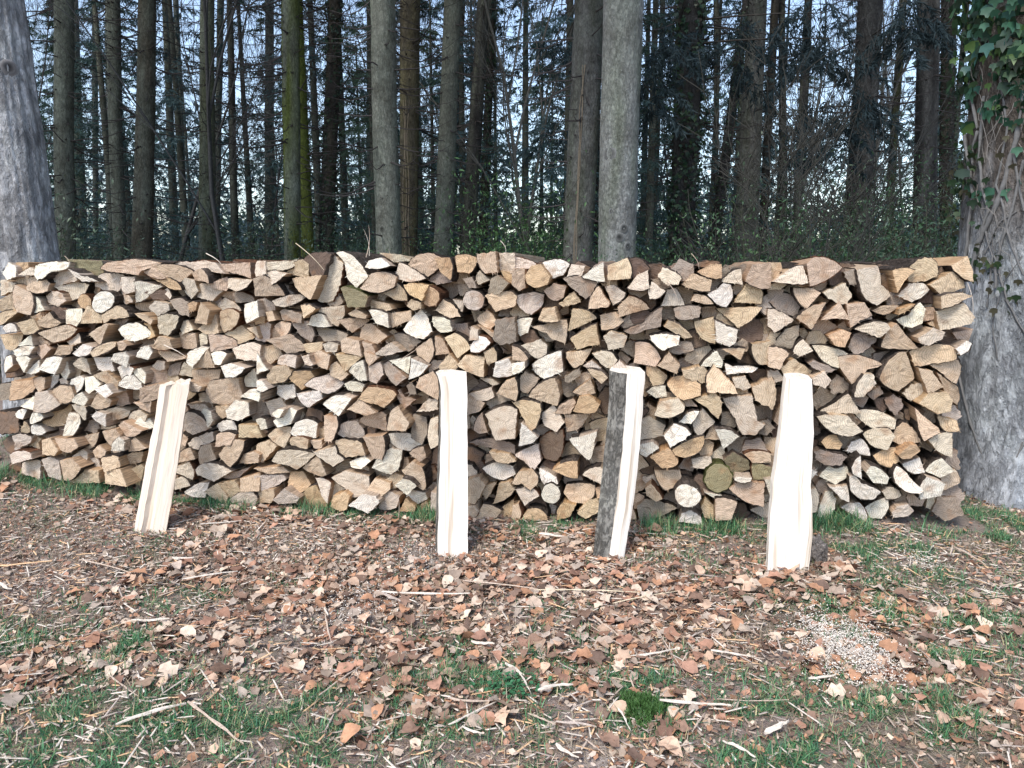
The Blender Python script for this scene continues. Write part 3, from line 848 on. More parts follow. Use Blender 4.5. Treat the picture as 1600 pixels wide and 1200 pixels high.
class Log:
    """outline in the plane of the stack's face, extruded along the log"""
    def __init__(s, code, poly, off, rng, length=1.0):
        s.code = code; rnd_round = code.endswith('R'); s.key = code[0]
        if area2(poly) < 0: poly = poly[::-1]
        s.poly = poly; s.area = area2(poly); s.c = centroid(poly)
        P0 = at_front(s.c[0], s.c[1], off); s.P0 = P0
        pts = []
        for (x, y) in poly:
            q = at_front(x, y, off)-P0; pts.append((q.dot(ATAN)*.995, q.z*.995))
        n = len(pts)
        # which edges carry bark: a run of soft corners, or one edge of a split
        L = [math.dist(pts[i], pts[(i+1) % n]) for i in range(n)]
        def turn(i):
            a, b_, c = pts[i-1], pts[i], pts[(i+1) % n]
            d = math.atan2(c[1]-b_[1], c[0]-b_[0])-math.atan2(b_[1]-a[1], b_[0]-a[0])
            return abs((d+math.pi) % (2*math.pi)-math.pi)
        bark = [False]*n
        if rnd_round: bark = [True]*n
        elif n >= 5:
            soft = [turn(i) < R(42) for i in range(n)]
            for i in range(n):
                if soft[i]: bark[i-1] = bark[i] = True
            if sum(bark) > n-2:
                k = rng.randrange(n); bark[k] = False; bark[(k+1) % n] = False
        elif rng.random() < (.75 if s.key in 'wptyo' else .4):
            k = max(range(n), key=lambda i: L[i]*rng.uniform(.5, 1.2)); bark[k] = True
        if s.key == 'b': bark = [True]*n
        s.hasbark = any(bark)
        # pith: for a split, opposite the bark
        if rnd_round: pith = (rng.uniform(-.01, .01), rng.uniform(-.01, .01))
        elif s.hasbark and s.key != 'b':
            bx = sum((pts[i][0]+pts[(i+1) % n][0])/2*L[i] for i in range(n) if bark[i]); by = sum((pts[i][1]+pts[(i+1) % n][1])/2*L[i] for i in range(n) if bark[i])
            bl = sum(L[i] for i in range(n) if bark[i]); bx /= bl; by /= bl
            pith = (-bx*rng.uniform(1, 2.2), -by*rng.uniform(1, 2.2))
        else:
            a = rng.uniform(0, 6.28); d = rng.uniform(.04, .12); pith = (d*math.cos(a), d*math.sin(a))
        # finer outline: torn on the split sides, rounded where bark is
        O = []; OB = []
        jag = {'w': .0026, 'p': .0036, 'g': .005, 'b': .006, 'm': .003}.get(s.key, .0028)*rng.choice((.6, 1, 1, 1.7))
        for i in range(n):
            a, b_ = pts[i], pts[(i+1) % n]; l = L[i]; k = max(2, int(l/.013))
            nx, ny = (b_[1]-a[1])/(l+1e-6), -(b_[0]-a[0])/(l+1e-6)
            if nx*(a[0]+b_[0])+ny*(a[1]+b_[1]) < 0: nx, ny = -nx, -ny
            bl = l*((.12 if sum(bark) == 1 else .05) if bark[i] else rng.choice((0, 0, 0, -.02, .015)))
            if rnd_round: bl = l*.12
            ph = rng.uniform(0, 9)
            for j in range(k):
                u = j/k
                d = bl*4*u*(1-u)+(jag*.8*(.25*math.sin(u*9+ph)*(l/.1)+rng.uniform(-1, 1)) if j else 0)
                if bark[i]: d *= 1
                O.append((a[0]+(b_[0]-a[0])*u+nx*d, a[1]+(b_[1]-a[1])*u+ny*d)); OB.append(bark[i])
        s.O = O; s.OB = OB; s.pith = pith; s.length = length*rng.uniform(.93, 1.05)
        s.tilt = (rng.uniform(-.34, .34), rng.uniform(-.26, .2))
        s.yaw = rng.uniform(-.03, .03); s.pit = rng.uniform(-.012, .012) if s.c[1] > 428 else rng.uniform(-.075, -.02)
        t = np.array(TINTS[s.key]); s.tint = t*rng.uniform(.88, 1.08)*np.array((1, rng.uniform(.97, 1.02), rng.uniform(.95, 1.04)))
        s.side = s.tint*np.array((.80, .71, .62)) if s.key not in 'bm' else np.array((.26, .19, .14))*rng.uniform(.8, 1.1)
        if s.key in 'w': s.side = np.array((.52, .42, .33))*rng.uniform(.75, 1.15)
        s.bark_t = np.array((.115, .092, .078))*rng.uniform(.6, 1.5) if s.key != 'm' else np.array((.12, .13, .05))
        if rng.random() < .12: s.bark_t = np.array((.22, .11, .065))
        s.seed = rng.uniform(0, 99)
    def build(s, rng):
        k = len(s.O); ws = (0, .012, .05, .25, .5, .75, s.length); V = []; T = []; U = []; VB = []; UB = []; FB = []
        th = rng.uniform(.003, .0065)
        for wi, w in enumerate(ws):
            for i, (a, z) in enumerate(s.O):
                f = 1.0 if wi == 0 else (1.008+.05*w)
                r = math.hypot(a, z)+1e-6
                d = 0.
                if wi > 1: d = .006*mnoise.noise(Vector((a*25+s.seed, z*25, w*3)))
                aa, zz = a*f+a/r*d, z*f+z/r*d
                dep = w
                if wi == 0: dep = s.tilt[0]*a+s.tilt[1]*z+.003*mnoise.noise(Vector((a*90, z*90, s.seed)))
                if wi == 1: dep = .012+s.tilt[0]*a+s.tilt[1]*z
                V.append(s.place(aa+s.yaw*w, zz+s.pit*w, dep)); U.append((aa-s.pith[0], zz-s.pith[1], dep+s.seed))
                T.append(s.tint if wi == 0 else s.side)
                t2 = th*(1+.8*mnoise.noise(Vector((a*60+s.seed, z*60, w*12))))
                VB.append(s.place(aa+a/r*t2+s.yaw*w, zz+z/r*t2+s.pit*w, dep+(.003 if wi == 0 else 0))); UB.append((aa, zz, dep+s.seed))
        F = []
        for wi in range(len(ws)-1):
            for i in range(k):
                j = (i+1) % k
                q = (wi*k+i, wi*k+j, (wi+1)*k+j, (wi+1)*k+i)
                F.append(q)
                if s.OB[i]: FB.append(q)
        if any(s.OB):
            st = len(VB)
            for i in range(k): VB.append(V[i]+AX*.004); UB.append(UB[i])
            for i in range(k):
                if s.OB[i]: FB.append((st+i, st+(i+1) % k, (i+1) % k, i))
        # end face: two inner rings, slightly rough
        prev = list(range(k))
        for f in (.72, .4):
            st = len(V)
            for i, (a, z) in enumerate(s.O):
                dep = (s.tilt[0]*a+s.tilt[1]*z)*f+.005*mnoise.noise(Vector((a*45*f, z*45*f, s.seed)))
                V.append(s.place(a*f, z*f, dep)); U.append((a*f-s.pith[0], z*f-s.pith[1], dep+s.seed)); T.append(s.tint)
            cur = list(range(st, st+k))
            for i in range(k):
                j = (i+1) % k; F.append((prev[i], cur[i], cur[j], prev[j]))
            prev = cur
        ci = len(V); V.append(s.place(0, 0, 0)); U.append((-s.pith[0], -s.pith[1], s.seed)); T.append(s.tint)
        for i in range(k): F.append((prev[i], ci, prev[(i+1) % k]))
        bi = len(V); V.append(s.place(s.yaw*s.length, s.pit*s.length, s.length)); U.append((-s.pith[0], -s.pith[1], s.seed+1)); T.append(s.tint)
        l0 = (len(ws)-1)*k
        for i in range(k): F.append((l0+i, l0+(i+1) % k, bi))
        # frayed fibres on the split edges, rooted in the edge itself
        for _ in range(rng.randrange(3, 12)):
            i = rng.randrange(k)
            if s.OB[i] and rng.random() < .6: continue
            a, z = s.O[i]; a1, z1 = s.O[(i+1) % k]; r = math.hypot(a, z)+1e-6; ux, uz = a/r, z/r
            l = rng.uniform(.005, .02)*(1.8 if rng.random() < .12 else 1); ang = rng.uniform(-.9, .9); f = rng.uniform(.12, .3)
            vx, vz = ux*math.cos(ang)-uz*math.sin(ang), ux*math.sin(ang)+uz*math.cos(ang)
            st = len(V); d0 = s.tilt[0]*a+s.tilt[1]*z
            V.append(s.place(a+(a1-a)*f, z+(z1-z)*f, d0+.001)); U.append((a, z, s.seed)); T.append(np.minimum(s.tint*1.1, .85))
            V.append(s.place(a+vx*l, z+vz*l, d0+rng.uniform(-.012, .004))); U.append((a, z, s.seed)); T.append(np.minimum(s.tint*1.1, .85))
            F.append((i, st, st+1))
        return V, F, VB, FB, T, U, UB
    def place(s, a, z, w):
        return s.P0+ATAN*a+Vector((0, 0, z))+AX*w
def sub_mesh(name, V, F, T, U, mats, org):
    used = sorted({i for f in F for i in f}); mp = {j: i for i, j in enumerate(used)}
    return mesh_np(name, [V[i]-org for i in used], [tuple(mp[i] for i in f) for f in F], mats, tint=np.array([T[i] for i in used]), uvw=[U[i] for i in used])

LEANS_X = ((252, 'tilted grooved split'), (706, 'narrow blank split'), (967, 'half-barked split'), (1238, 'widest white split'))
def zone_of(x):
    if x < 235: return 'left of tilted split'
    if x < 470: return 'right of tilted split'
    if x < 700: return 'left of blank split'
    if x < 830: return 'right of blank split'
    if x < 955: return 'left of half-barked split'
    if x < 1090: return 'right of half-barked split'
    if x < 1215: return 'left of widest split'
    return 'right of widest split'
def band_of(x, y):
    top = 400; bot = 735+min(1, max(0, x/600))*75
    f = (y-top)/(bot-top)
    return 'top edge' if f < .09 else 'upper pile' if f < .3 else 'upper middle' if f < .5 else 'lower middle' if f < .7 else 'lower pile' if f < .88 else 'bottom course'
CNAME = {'w': 'creamy white', 'p': 'pinkish grey', 't': 'tan', 'y': 'straw yellow', 'o': 'orange tan', 'g': 'weathered grey', 'b': 'dark barky', 'm': 'mossy green'}
ORD = ['first', 'second', 'third', 'fourth', 'fifth', 'sixth', 'seventh', 'eighth', 'ninth', 'tenth', 'eleventh', 'twelfth']
def shape_of(l):
    n = len(l.poly)
    if l.code.endswith('R'): return 'round log end'
    if n == 3: return 'triangular log end'
    xs = [p[0] for p in l.poly]; ys = [p[1] for p in l.poly]; ar = (max(xs)-min(xs))/(max(ys)-min(ys))
    if ar > 1.75: return 'wide flat log end'
    if ar < .62: return 'tall narrow log end'
    return 'four-cornered log end' if n == 4 else 'blocky log end' if n == 5 else 'rounded log end'

def build_pile():
    rng = random.Random(11)
    raw = parse_logs()
    # drop doubles where the tiles overlapped
    gx, gy = np.meshgrid(np.arange(0, 1560, 3.), np.arange(384, 832, 3.))
    cover = np.zeros(gx.shape, bool); logs = []
    for code, poly in raw:
        m = inside_np(poly, gx, gy)
        if m.sum() and (m & cover).sum() > .5*m.sum(): continue
        cover |= m
        off = rng.uniform(-.055, .05)
        if code[0] in 'gb': off += .025
        if code[0] == 'w' and rng.random() < .5: off -= .02
        logs.append(Log(code, poly, off, rng))
    # logs further in, seen through the gaps
    top_y = lambda x: 408+(6 if x < 480 else 0); bot_y = lambda x: 742 if x < 60 else (742+(x-60)*.16 if x < 400 else 797+min(12, (x-400)*.05))
    fil = []
    cand = [(rng.uniform(12, 1508), rng.uniform(412, 812)) for _ in range(9000)]
    free = ~cover
    pts_cov = np.stack([gx[cover], gy[cover]], 1)
    placed = []
    for (x, y) in cand:
        if y > bot_y(x)-8 or y < top_y(x)+14: continue
        if x > 1490 and y > 560: continue
        if placed and min((x-a)**2+(y-b)**2 for a, b in placed) < 20**2: continue
        d = np.abs(pts_cov-np.array((x, y))); r = math.sqrt(((d**2).sum(1)).min())
        if r < 4.5: continue
        placed.append((x, y)); rr = min(26, r*1.3+9); k = rng.choice((3, 4, 4, 5, 6)); a0 = rng.uniform(0, 6.28)
        poly = [(x+rr*rng.uniform(.8, 1.15)*math.cos(a0+i*6.283/k), y+rr*.85*rng.uniform(.8, 1.15)*math.sin(a0+i*6.283/k)) for i in range(k)]
        fil.append(Log(rng.choice('tpttgggbbb'), poly, rng.uniform(.06, .13), rng))  # grey and bark tones favoured to darken the gaps like shade
    # a log a hand deep behind every wider gap closes the view through the stack
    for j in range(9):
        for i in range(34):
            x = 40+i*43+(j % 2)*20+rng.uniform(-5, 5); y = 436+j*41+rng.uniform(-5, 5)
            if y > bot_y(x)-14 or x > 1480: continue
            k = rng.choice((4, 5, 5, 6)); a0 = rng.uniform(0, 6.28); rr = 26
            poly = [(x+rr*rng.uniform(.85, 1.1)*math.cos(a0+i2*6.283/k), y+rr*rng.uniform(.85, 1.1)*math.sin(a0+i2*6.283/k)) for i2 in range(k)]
            fil.append(Log(rng.choice('ggbbb'), poly, rng.uniform(.22, .34), rng, .7))  # only grey and bark tones, so the gaps' shade sits in the colour
    logs.sort(key=lambda l: -l.area)
    main, rest = logs[:300], logs[300:]+fil
    # labels
    bins = {}
    for l in main:
        key = (CNAME[l.key], shape_of(l), band_of(*l.c), zone_of(l.c[0])); bins.setdefault(key, []).append(l)
    for key, ls in bins.items():
        ls.sort(key=lambda l: l.c[0])
        cn, sh, bd, zn = key
        for i, l in enumerate(ls):
            pre = '' if len(ls) == 1 else ORD[i]+' '
            bdw = {'top edge': 'on the top edge', 'bottom course': 'in the bottom course'}.get(bd, 'in the '+bd)
            l.label = f'{cn} {sh} {bdw}, {zn}'
            if len(ls) > 1: l.label = f'{cn} {sh} {bdw}, {ORD[i]} along, {zn}'
    for l in main:
        V, F, VB, FB, T, U, UB = l.build(rng)
        o = link('split_log', sub_mesh('split_log', V, F, T, U, [M_WOOD], l.P0), None, l.P0)
        tag(o, l.label, 'firewood log', 'split logs stacked in the woodpile')
        if FB: link('bark', sub_mesh('bark', VB, FB, [l.bark_t]*len(VB), UB, [M_BARK], l.P0), o)
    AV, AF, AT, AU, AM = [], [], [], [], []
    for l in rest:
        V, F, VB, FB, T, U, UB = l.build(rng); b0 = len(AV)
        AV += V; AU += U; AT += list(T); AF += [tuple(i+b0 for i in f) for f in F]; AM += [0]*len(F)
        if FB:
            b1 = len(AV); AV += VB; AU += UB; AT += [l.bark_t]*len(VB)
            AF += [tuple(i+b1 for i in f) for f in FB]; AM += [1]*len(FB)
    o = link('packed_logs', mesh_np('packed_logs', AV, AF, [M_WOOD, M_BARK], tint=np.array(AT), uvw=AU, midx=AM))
    tag(o, 'smaller split logs and wedges packed deep between the larger log ends', 'firewood', None, 'stuff')
    return logs
PILE = build_pile()

# ------------------------------------------------------------------ four splits stood on end against the stack
def lean_split(name, label, sta, Yb, Yt, prof, tint, seed, top_jag=0.):
    """sta: (py, left px, right px) from the top down; prof: (share across, depth, is_bark) front corners then back"""
    rng = random.Random(seed)
    y0, y1 = sta[0][0], sta[-1][0]
    n = 22; rows = []
    def interp(y):
        for a, b in zip(sta, sta[1:]):
            if y <= b[0]+1e-6:
                f = (y-a[0])/(b[0]-a[0]); return a[1]+(b[1]-a[1])*f, a[2]+(b[2]-a[2])*f
        return sta[-1][1:]
    # fine profile
    fp = []
    m = len(prof)
    for i in range(m):
        a, b = prof[i], prof[(i+1) % m]
        k = max(1, int(abs(b[0]-a[0])*12+abs(b[1]-a[1])*60))
        for j in range(k):
            u = j/k; fp.append((a[0]+(b[0]-a[0])*u, a[1]+(b[1]-a[1])*u, a[2]))
    K = len(fp); V = []; U = []; T = []
    org = at_Y((sta[-1][1]+sta[-1][2])/2, y1, Yb)
    for r in range(n+1):
        f = r/n; y = y0+(y1-y0)*f; lx, rx = interp(y)
        Y = Yt+(Yb-Yt)*f
        for k, (s, d, bk) in enumerate(fp):
            jx = 1.3*mnoise.noise(Vector((s*3+seed, r*.55, 0)))
            jd = .0025*mnoise.noise(Vector((s*11+seed, r*.3, 4)))+(.004*mnoise.noise(Vector((s*9, r*1.3, 7))) if bk else 0)
            yy = y
            if r == 0: yy = y+top_jag*mnoise.noise(Vector((s*4, d*30, seed)))
            p = at_Y(lx+(rx-lx)*s+jx, yy, Y+jd) + Vector((0, d, d*.25))
            V.append(p); U.append((s*.16+.3, d+.05, (y1-y)/300+seed)); T.append(tint)
    FW, FB = [], []
    for r in range(n):
        for k in range(K):
            j = (k+1) % K
            (FB if fp[k][2] else FW).append((r*K+k, (r+1)*K+k, (r+1)*K+j, r*K+j))
    for (r, flip) in ((0, False), (n, True)):
        c = sum((V[r*K+k] for k in range(K)), Vector())/K; ci = len(V); V.append(c); U.append((.38, .1, seed)); T.append(tint*.93)
        for k in range(K):
            j = (k+1) % K; FW.append((r*K+k, r*K+j, ci) if not flip else (r*K+j, r*K+k, ci))
    T = [np.array(t) for t in T]
    o = link(name, sub_mesh(name, V, FW, T, U, [M_WOOD2], org), None, org)
    tag(o, label, 'firewood log')
    if FB:
        link('bark', sub_mesh('bark', V, FB, [np.array((.27, .26, .235))]*len(V), U, [M_BARK], org), o)
    return o
def fresh_wood():
    m, t, b = new_mat('freshly_split_wood', .8, .2)
    tint = N(t, 'ShaderNodeAttribute', attribute_name='tint').outputs['Color']
    uvw = N(t, 'ShaderNodeAttribute', attribute_name='uvw').outputs['Vector']
    fib = noise_n(t, vmap(t, uvw, (160, 160, 2.2)), 1, 3, .6)
    big = noise_n(t, vmap(t, uvw, (34, 34, 1.3)), 1, 3, .55)
    c = mix(t, .6, tint, ramp(t, fib, [(.28, (.5, .43, .35)), (.5, g3(1))]), 'MULTIPLY')
    c = mix(t, .7, c, ramp(t, big, [(.3, (.5, .4, .3)), (.4, (.9, .87, .82)), (.55, g3(1))]), 'MULTIPLY')
    t.links.new(c, b.inputs['Base Color'])
    bump_n(t, math_n(t, 'ADD', fib, math_n(t, 'MULTIPLY', big, 2)), .6, .004, b)
    return m
M_WOOD2 = fresh_wood()
WH = np.array((.70, .66, .60))
lean_split('split_log', 'long pale grooved split leaning tilted to the right against the pile',
    [(604, 246, 293), (660, 238, 284), (720, 226, 276), (780, 215, 266), (836, 205, 256), (843, 204, 255)], 3.90, 4.33,
    [(0, .03, 0), (.28, .0, 0), (.36, .035, 0), (.55, .03, 0), (.66, .0, 0), (1, .025, 0), (.9, .09, 0), (.4, .11, 0), (.08, .08, 0)], WH*np.array((.93, .86, .80)), 3, 9)
lean_split('split_log', 'narrow upright blank white split with thin bark strip along its left edge',
    [(588, 679, 729), (612, 685, 730), (680, 684, 730), (760, 681, 731), (868, 678, 731), (875, 678, 731)], 3.63, 4.12,
    [(.0, .06, 1), (.1, .0, 0), (.5, -.004, 0), (1, .0, 0), (.97, .07, 0), (.5, .1, 1), (.1, .09, 1)], WH, 5)
lean_split('split_log', 'split leaning with dark bark on its left half and white wood right',
    [(584, 954, 1009), (640, 953, 1005), (700, 947, 1001), (780, 939, 992), (869, 929, 977), (876, 928, 976)], 3.61, 4.02,
    [(0, .05, 1), (.22, .015, 1), (.47, .0, 0), (.75, .0, 0), (1, .02, 0), (.92, .09, 0), (.5, .12, 0), (.1, .1, 0)], WH, 8)
lean_split('split_log', 'widest white split with wavy right edge leaning beside a grey stone',
    [(593, 1230, 1269), (660, 1222, 1272), (715, 1216, 1270), (760, 1209, 1267), (800, 1206, 1270), (840, 1203, 1270), (893, 1201, 1264), (900, 1200, 1264)], 3.41, 3.92,
    [(0, .012, 0), (.1, .0, 0), (.5, -.006, 0), (1, .004, 0), (1, .06, 1), (.55, .11, 1), (.06, .08, 0)], WH, 12)

# ------------------------------------------------------------------ fallen leaves, grass, chips
GR = [(170, 1025, .16, .12, 1), (5, 1015, .16, .2, 1), (300, 935, .2, .07, .35), (90, 1165, .35, .14, .9), (260, 1120, .4, .14, .6), (440, 1130, .22, .14, 1),
      (700, 1045, .2, .11, .8), (640, 1075, .2, .1, .7), (790, 1070, .13, .08, 1.1), (830, 830, .2, .06, 1), (870, 985, .2, .1, .4), (1180, 815, .28, .1, 1.1),
      (1330, 840, .3, .16, .8), (1450, 810, .32, .1, 1.2), (1440, 950, .45, .16, .8), (1540, 1000, .3, .16, .7), (1350, 1095, .12, .08, .9), (1450, 1115, .16, .09, 1),
      (640, 1185, .3, .1, .8), (420, 925, .12, .05, .6), (1100, 1060, .14, .1, .6), (1250, 1110, .2, .12, .5), (1230, 1190, .25, .1, .7), (940, 1090, .3, .15, .5),
      (40, 735, .35, .1, 1.3), (120, 760, .4, .06, 1.1), (220, 770, .3, .05, 1.3), (320, 785, .28, .06, 1.3), (470, 800, .25, .05, 1), (560, 808, .25, .05, 1), (900, 815, .3, .05, .9),
      (1060, 828, .25, .07, .9), (1560, 830, .45, .2, 1.0), (1500, 800, .3, .12, 1.2), (1290, 960, .25, .2, .4), (40, 1185, .3, .1, 1), (1480, 1010, .3, .12, .5), (1090, 880, .25, .1, .35), (1380, 880, .3, .1, .5)]
GRW = [(on_ground(px, py), rx, ry, w) for px, py, rx, ry, w in GR]
def grass_w(x, y):
    s = np.zeros_like(x)
    for q, rx, ry, w in GRW: s += w*np.exp(-(((x-q.x)/rx)**2+((y-q.y)/(ry*1.6))**2))
    return s
gzv = np.vectorize(gz)
FRONT_Y = lambda x: np.where(x > 2.66, 4.9, np.where(x < -3.5, 5.6, PC-PS*x))
def build_leaves():
    # leaf templates: a folded, curled blade, pointed or lobed
    tpl = []
    for v in range(7):
        rr = random.Random(v+50); n = 5; P = []
        for i in range(n+1):
            u = i/n
            w = .36*math.sin(math.pi*min(1, u*1.02)**.85)**.8 if 0 < i < n else .015
            if v >= 4: w *= (1.25 if i % 2 else .62)
            curl = rr.uniform(.1, .55)*math.sin(u*math.pi*rr.uniform(.6, 1.3))*.35
            lift = rr.uniform(.05, .3)*w*2
            P += [(-w, u-.5, curl+lift), (0, u-.5+.02, curl), (w*rr.uniform(.85, 1.1), u-.5, curl+lift*rr.uniform(.2, 1.2))]
        F = []
        for i in range(n):
            for j in (0, 1): F.append((i*3+j, i*3+j+1, i*3+j+4, i*3+j+3))
        tpl.append((np.array(P), np.array(F)))
    cols = [srgb(166, 118, 98), srgb(150, 108, 92), srgb(186, 150, 130), srgb(132, 100, 86), srgb(198, 172, 156), srgb(176, 124, 94), srgb(162, 138, 126), srgb(116, 90, 80), srgb(180, 158, 148)]
    cols = np.array(cols); cols = (cols*.95+cols.mean(1, keepdims=True)*.2)*np.array((1.1, 1.15, 1.06))
    def place(n, fore):
        out = []
        while len(out) < n:
            x = rnd(n*3, -4.6, 4.6); y = rnd(n*3, 1.3, 5.0)
            if fore: y = 1.95+(y-1.3)/3.7*1.5
            dn = np.array([mnoise.noise(Vector((a*1.6, b*2.2, 5))) for a, b in zip(x, y)])
            g = grass_w(x, y)
            # thick drift in the middle ground, thinner on the trodden left
            keep = .42+1.1*dn-.42*np.clip(g, 0, 1.1)
            drift = 1.5*np.exp(-((x-.6)/1.3)**2-((y-3.0)/.55)**2); keep += .35*drift
            keep -= .38*np.clip((-x-1.2), 0, 1)*np.exp(-((y-3.8)/.45)**2)
            keep -= .75*np.clip(x-1.3, 0, 1)*np.clip(y-2.4, 0, 1); keep -= .15*(y < 2.5)
            ok = (rnd(n*3) < keep) & (y < FRONT_Y(x)+.02) & (np.abs(x) < .72*y+.6)
            out += list(zip(x[ok], y[ok]))
        return np.array(out[:n])
    def frames(n, tilt):
        return rot_z(rnd(n, 0, 6.28)) @ rot_x(np.random.normal(0, tilt, n)) @ rot_y(np.random.normal(0, tilt, n))
    n = 11000; xy = place(n, False); z = gzv(xy[:, 0], xy[:, 1])
    size = np.random.lognormal(math.log(.034), .5, n).clip(.018, .085)
    which = np.random.randint(0, 7, n)
    VV, FF, TT = [], [], []; b0 = 0
    for v, (Tv, Tf) in enumerate(tpl):
        k = np.where(which == v)[0]; M = frames(len(k), .27)*size[k][:, None, None]
        flip = np.where(rnd(len(k)) < .5, -1., 1.); M[:, :, 2] *= flip[:, None]
        pos = np.stack([xy[k, 0], xy[k, 1], z[k]+size[k]*.16+rnd(len(k), 0, .012)], 1)
        V, F = scatter(Tv, Tf, M, pos); VV.append(V); FF.append(F+b0); b0 += len(V)
        c = cols[np.random.randint(0, len(cols), len(k))]*rnd(len(k), .6, 1.15)[:, None]
        TT.append(np.repeat(c, len(Tv), axis=0))
    o = link('leaf_litter', mesh_np('leaf_litter', np.concatenate(VV), np.concatenate(FF), [M_LEAF], tint=np.concatenate(TT), smooth=False))
    tag(o, 'brown fallen leaves lying thick over the ground before the pile', 'leaf litter', None, 'stuff')
    # broken leaf crumbs and mulch between them
    n = 85000; x = rnd(n, -4.4, 4.4); y = rnd(n, 1.3, 4.75); ok = (y < FRONT_Y(x)+.3) & (np.abs(x) < .74*y+.5) & (rnd(n) > .45*grass_w(x, y)); x, y = x[ok], y[ok]; n = len(x)
    Tv = np.array([(-.4, -.5, 0), (.35, -.42, .1), (.5, .2, .05), (.1, .5, .18), (-.45, .25, .02)]); Tf = np.array([(0, 1, 2), (0, 2, 3), (0, 3, 4)])
    M = frames(n, .4)*np.random.lognormal(math.log(.014), .5, n)[:, None, None].clip(.006, .04); M[:, :, 0] *= rnd(n, .3, 1)[:, None]
    V, F = scatter(Tv, Tf, M, np.stack([x, y, gzv(x, y)+rnd(n, .003, .018)], 1)); c = cols[np.random.randint(0, len(cols), n)]*rnd(n, .45, 1.15)[:, None]
    o = link('leaf_mulch', mesh_np('leaf_mulch', V, F, [M_LEAF], tint=np.repeat(c, 5, axis=0)))
    tag(o, 'broken leaf crumbs and mulch covering the soil between whole leaves', 'leaf litter', None, 'stuff')
    # the nearest and largest leaves one by one
    shared = []
    for v, (Tv, Tf) in enumerate(tpl):
        for c in (0, 2, 3, 4, 5):
            shared.append(mesh_np('leaf', Tv, Tf, [M_LEAF], tint=cols[c]*random.uniform(.85, 1.12)))
    xy = place(290, True)
    for x, y in xy:
        o = bpy.data.objects.new('leaf', random.choice(shared)); COL.objects.link(o); o.parent = GROUND
        s = random.uniform(.05, .078); o.scale = (s, s, s*random.choice((-1, 1)))
        o.location = (x, y, gz(x, y)+.018+random.uniform(0, .008)); o.rotation_euler = (random.gauss(0, .3), random.gauss(0, .3), random.uniform(0, 6.28))
build_leaves()

def build_grass():
    def blades(n, region, hmin, hmax, name, label, ybias=0, lay=.9, dry=False):
        X = []; Y = []
        while len(X) < n:
            x = rnd(n*4, -4.6, 4.6); y = rnd(n*4, 1.2, 5.6)
            w = region(x, y); ok = rnd(n*4) < w
            X += list(x[ok]); Y += list(y[ok])
        x = np.array(X[:n]); y = np.array(Y[:n]); z = gzv(x, y)
        L = rnd(n, hmin, hmax); a = rnd(n, 0, 6.28); bend = rnd(n, .2, lay); dx, dy = np.cos(a), np.sin(a)
        P = []
        for u in (0, .35, .7, 1.):
            hor = L*bend*u**1.5; ver = L*u*np.maximum(.12, 1-.45*bend*(1+u*.3))
            P.append(np.stack([x+dx*hor, y+dy*hor, z+ver], 1))
        w = rnd(n, .0007, .0019)*(1.15 if name == 'grass' else .8); sx, sy = -dy, dx
        V = []
        for i, p in enumerate(P[:3]):
            ww = w*(1, 1, .7)[i]; o_ = np.stack([sx*ww, sy*ww, 0*ww], 1); V += [p-o_, p+o_]
        V.append(P[3]); V = np.stack(V, 1)
        F = []
        for f in ((0, 1, 3, 2), (2, 3, 5, 4), (4, 5, 6, 6)): F.append(f)
        T4 = np.array([(0, 1, 3), (0, 3, 2), (2, 3, 5), (2, 5, 4), (4, 5, 6)])
        FF = (np.arange(n)[:, None, None]*7+T4[None]).reshape(-1, 3)
        base = np.array([srgb(62, 104, 66), srgb(82, 122, 88), srgb(56, 90, 70), srgb(112, 130, 92), srgb(158, 150, 116)])*1.45
        if dry: base = np.array([srgb(176, 160, 136), srgb(150, 132, 112), srgb(196, 184, 164), srgb(128, 112, 98), srgb(140, 138, 110)])*.9
        ci = np.random.choice(5, n, p=(.3, .27, .22, .14, .07))
        T = base[ci]*rnd(n, .6, 1.3)[:, None]
        o = link(name, mesh_np(name, V.reshape(-1, 3), FF, [M_GRASS], tint=np.repeat(T, 7, axis=0)))
        tag(o, label, 'grass', None, 'stuff')
    clump = lambda x, y: np.array([max(0, .22+1.7*mnoise.noise(Vector((a*7, b*7, 1)))) for a, b in zip(x, y)])
    def reg(x, y):
        g = grass_w(x, y); r = np.clip(g, 0, 1)
        k = (r > .04) & (y < FRONT_Y(x)+.05)
        out = np.zeros_like(x); out[k] = r[k]*clump(x[k], y[k]); return out
    blades(44000, reg, .02, .07, 'grass', 'green grass growing in patches through the leaf litter', lay=1.7)
    def edge(x, y):
        d = FRONT_Y(x)-y
        w = np.exp(-((d-.05)/.09)**2)*(d > -.1)
        m = np.zeros_like(x); k = w > .05
        s = np.array([.12+1.9*mnoise.noise(Vector((a*3.1, 3, 1))) for a in x[k]])
        bare = ((x[k] > -1.2) & (x[k] < .75)) | (x[k] > 2.3)
        s = np.where(bare, s-.3, s+.1)
        m[k] = w[k]*np.clip(s, 0, 1); return m
    blades(5500, edge, .05, .14, 'grass', 'taller grass standing along the foot of the woodpile', lay=.9)
    def thin(x, y):
        return .3*(np.abs(x) < .75*y+.3)*(y < FRONT_Y(x))*np.array([max(0, .25+mnoise.noise(Vector((a*2.5, b*2.5, 8)))) for a, b in zip(x, y)])
    blades(14000, thin, .015, .045, 'grass', 'sparse short grass scattered thinly between the fallen leaves', lay=1.2)
    def straw(x, y): return .5*(np.abs(x) < .75*y+.3)*(y < FRONT_Y(x))*np.array([max(.1, .4+mnoise.noise(Vector((a*1.6, b*2, 18)))) for a, b in zip(x, y)])
    blades(40000, straw, .02, .07, 'dry_grass', 'dry straw-coloured grass and fibres matted between the fallen leaves', lay=2.2, dry=True)
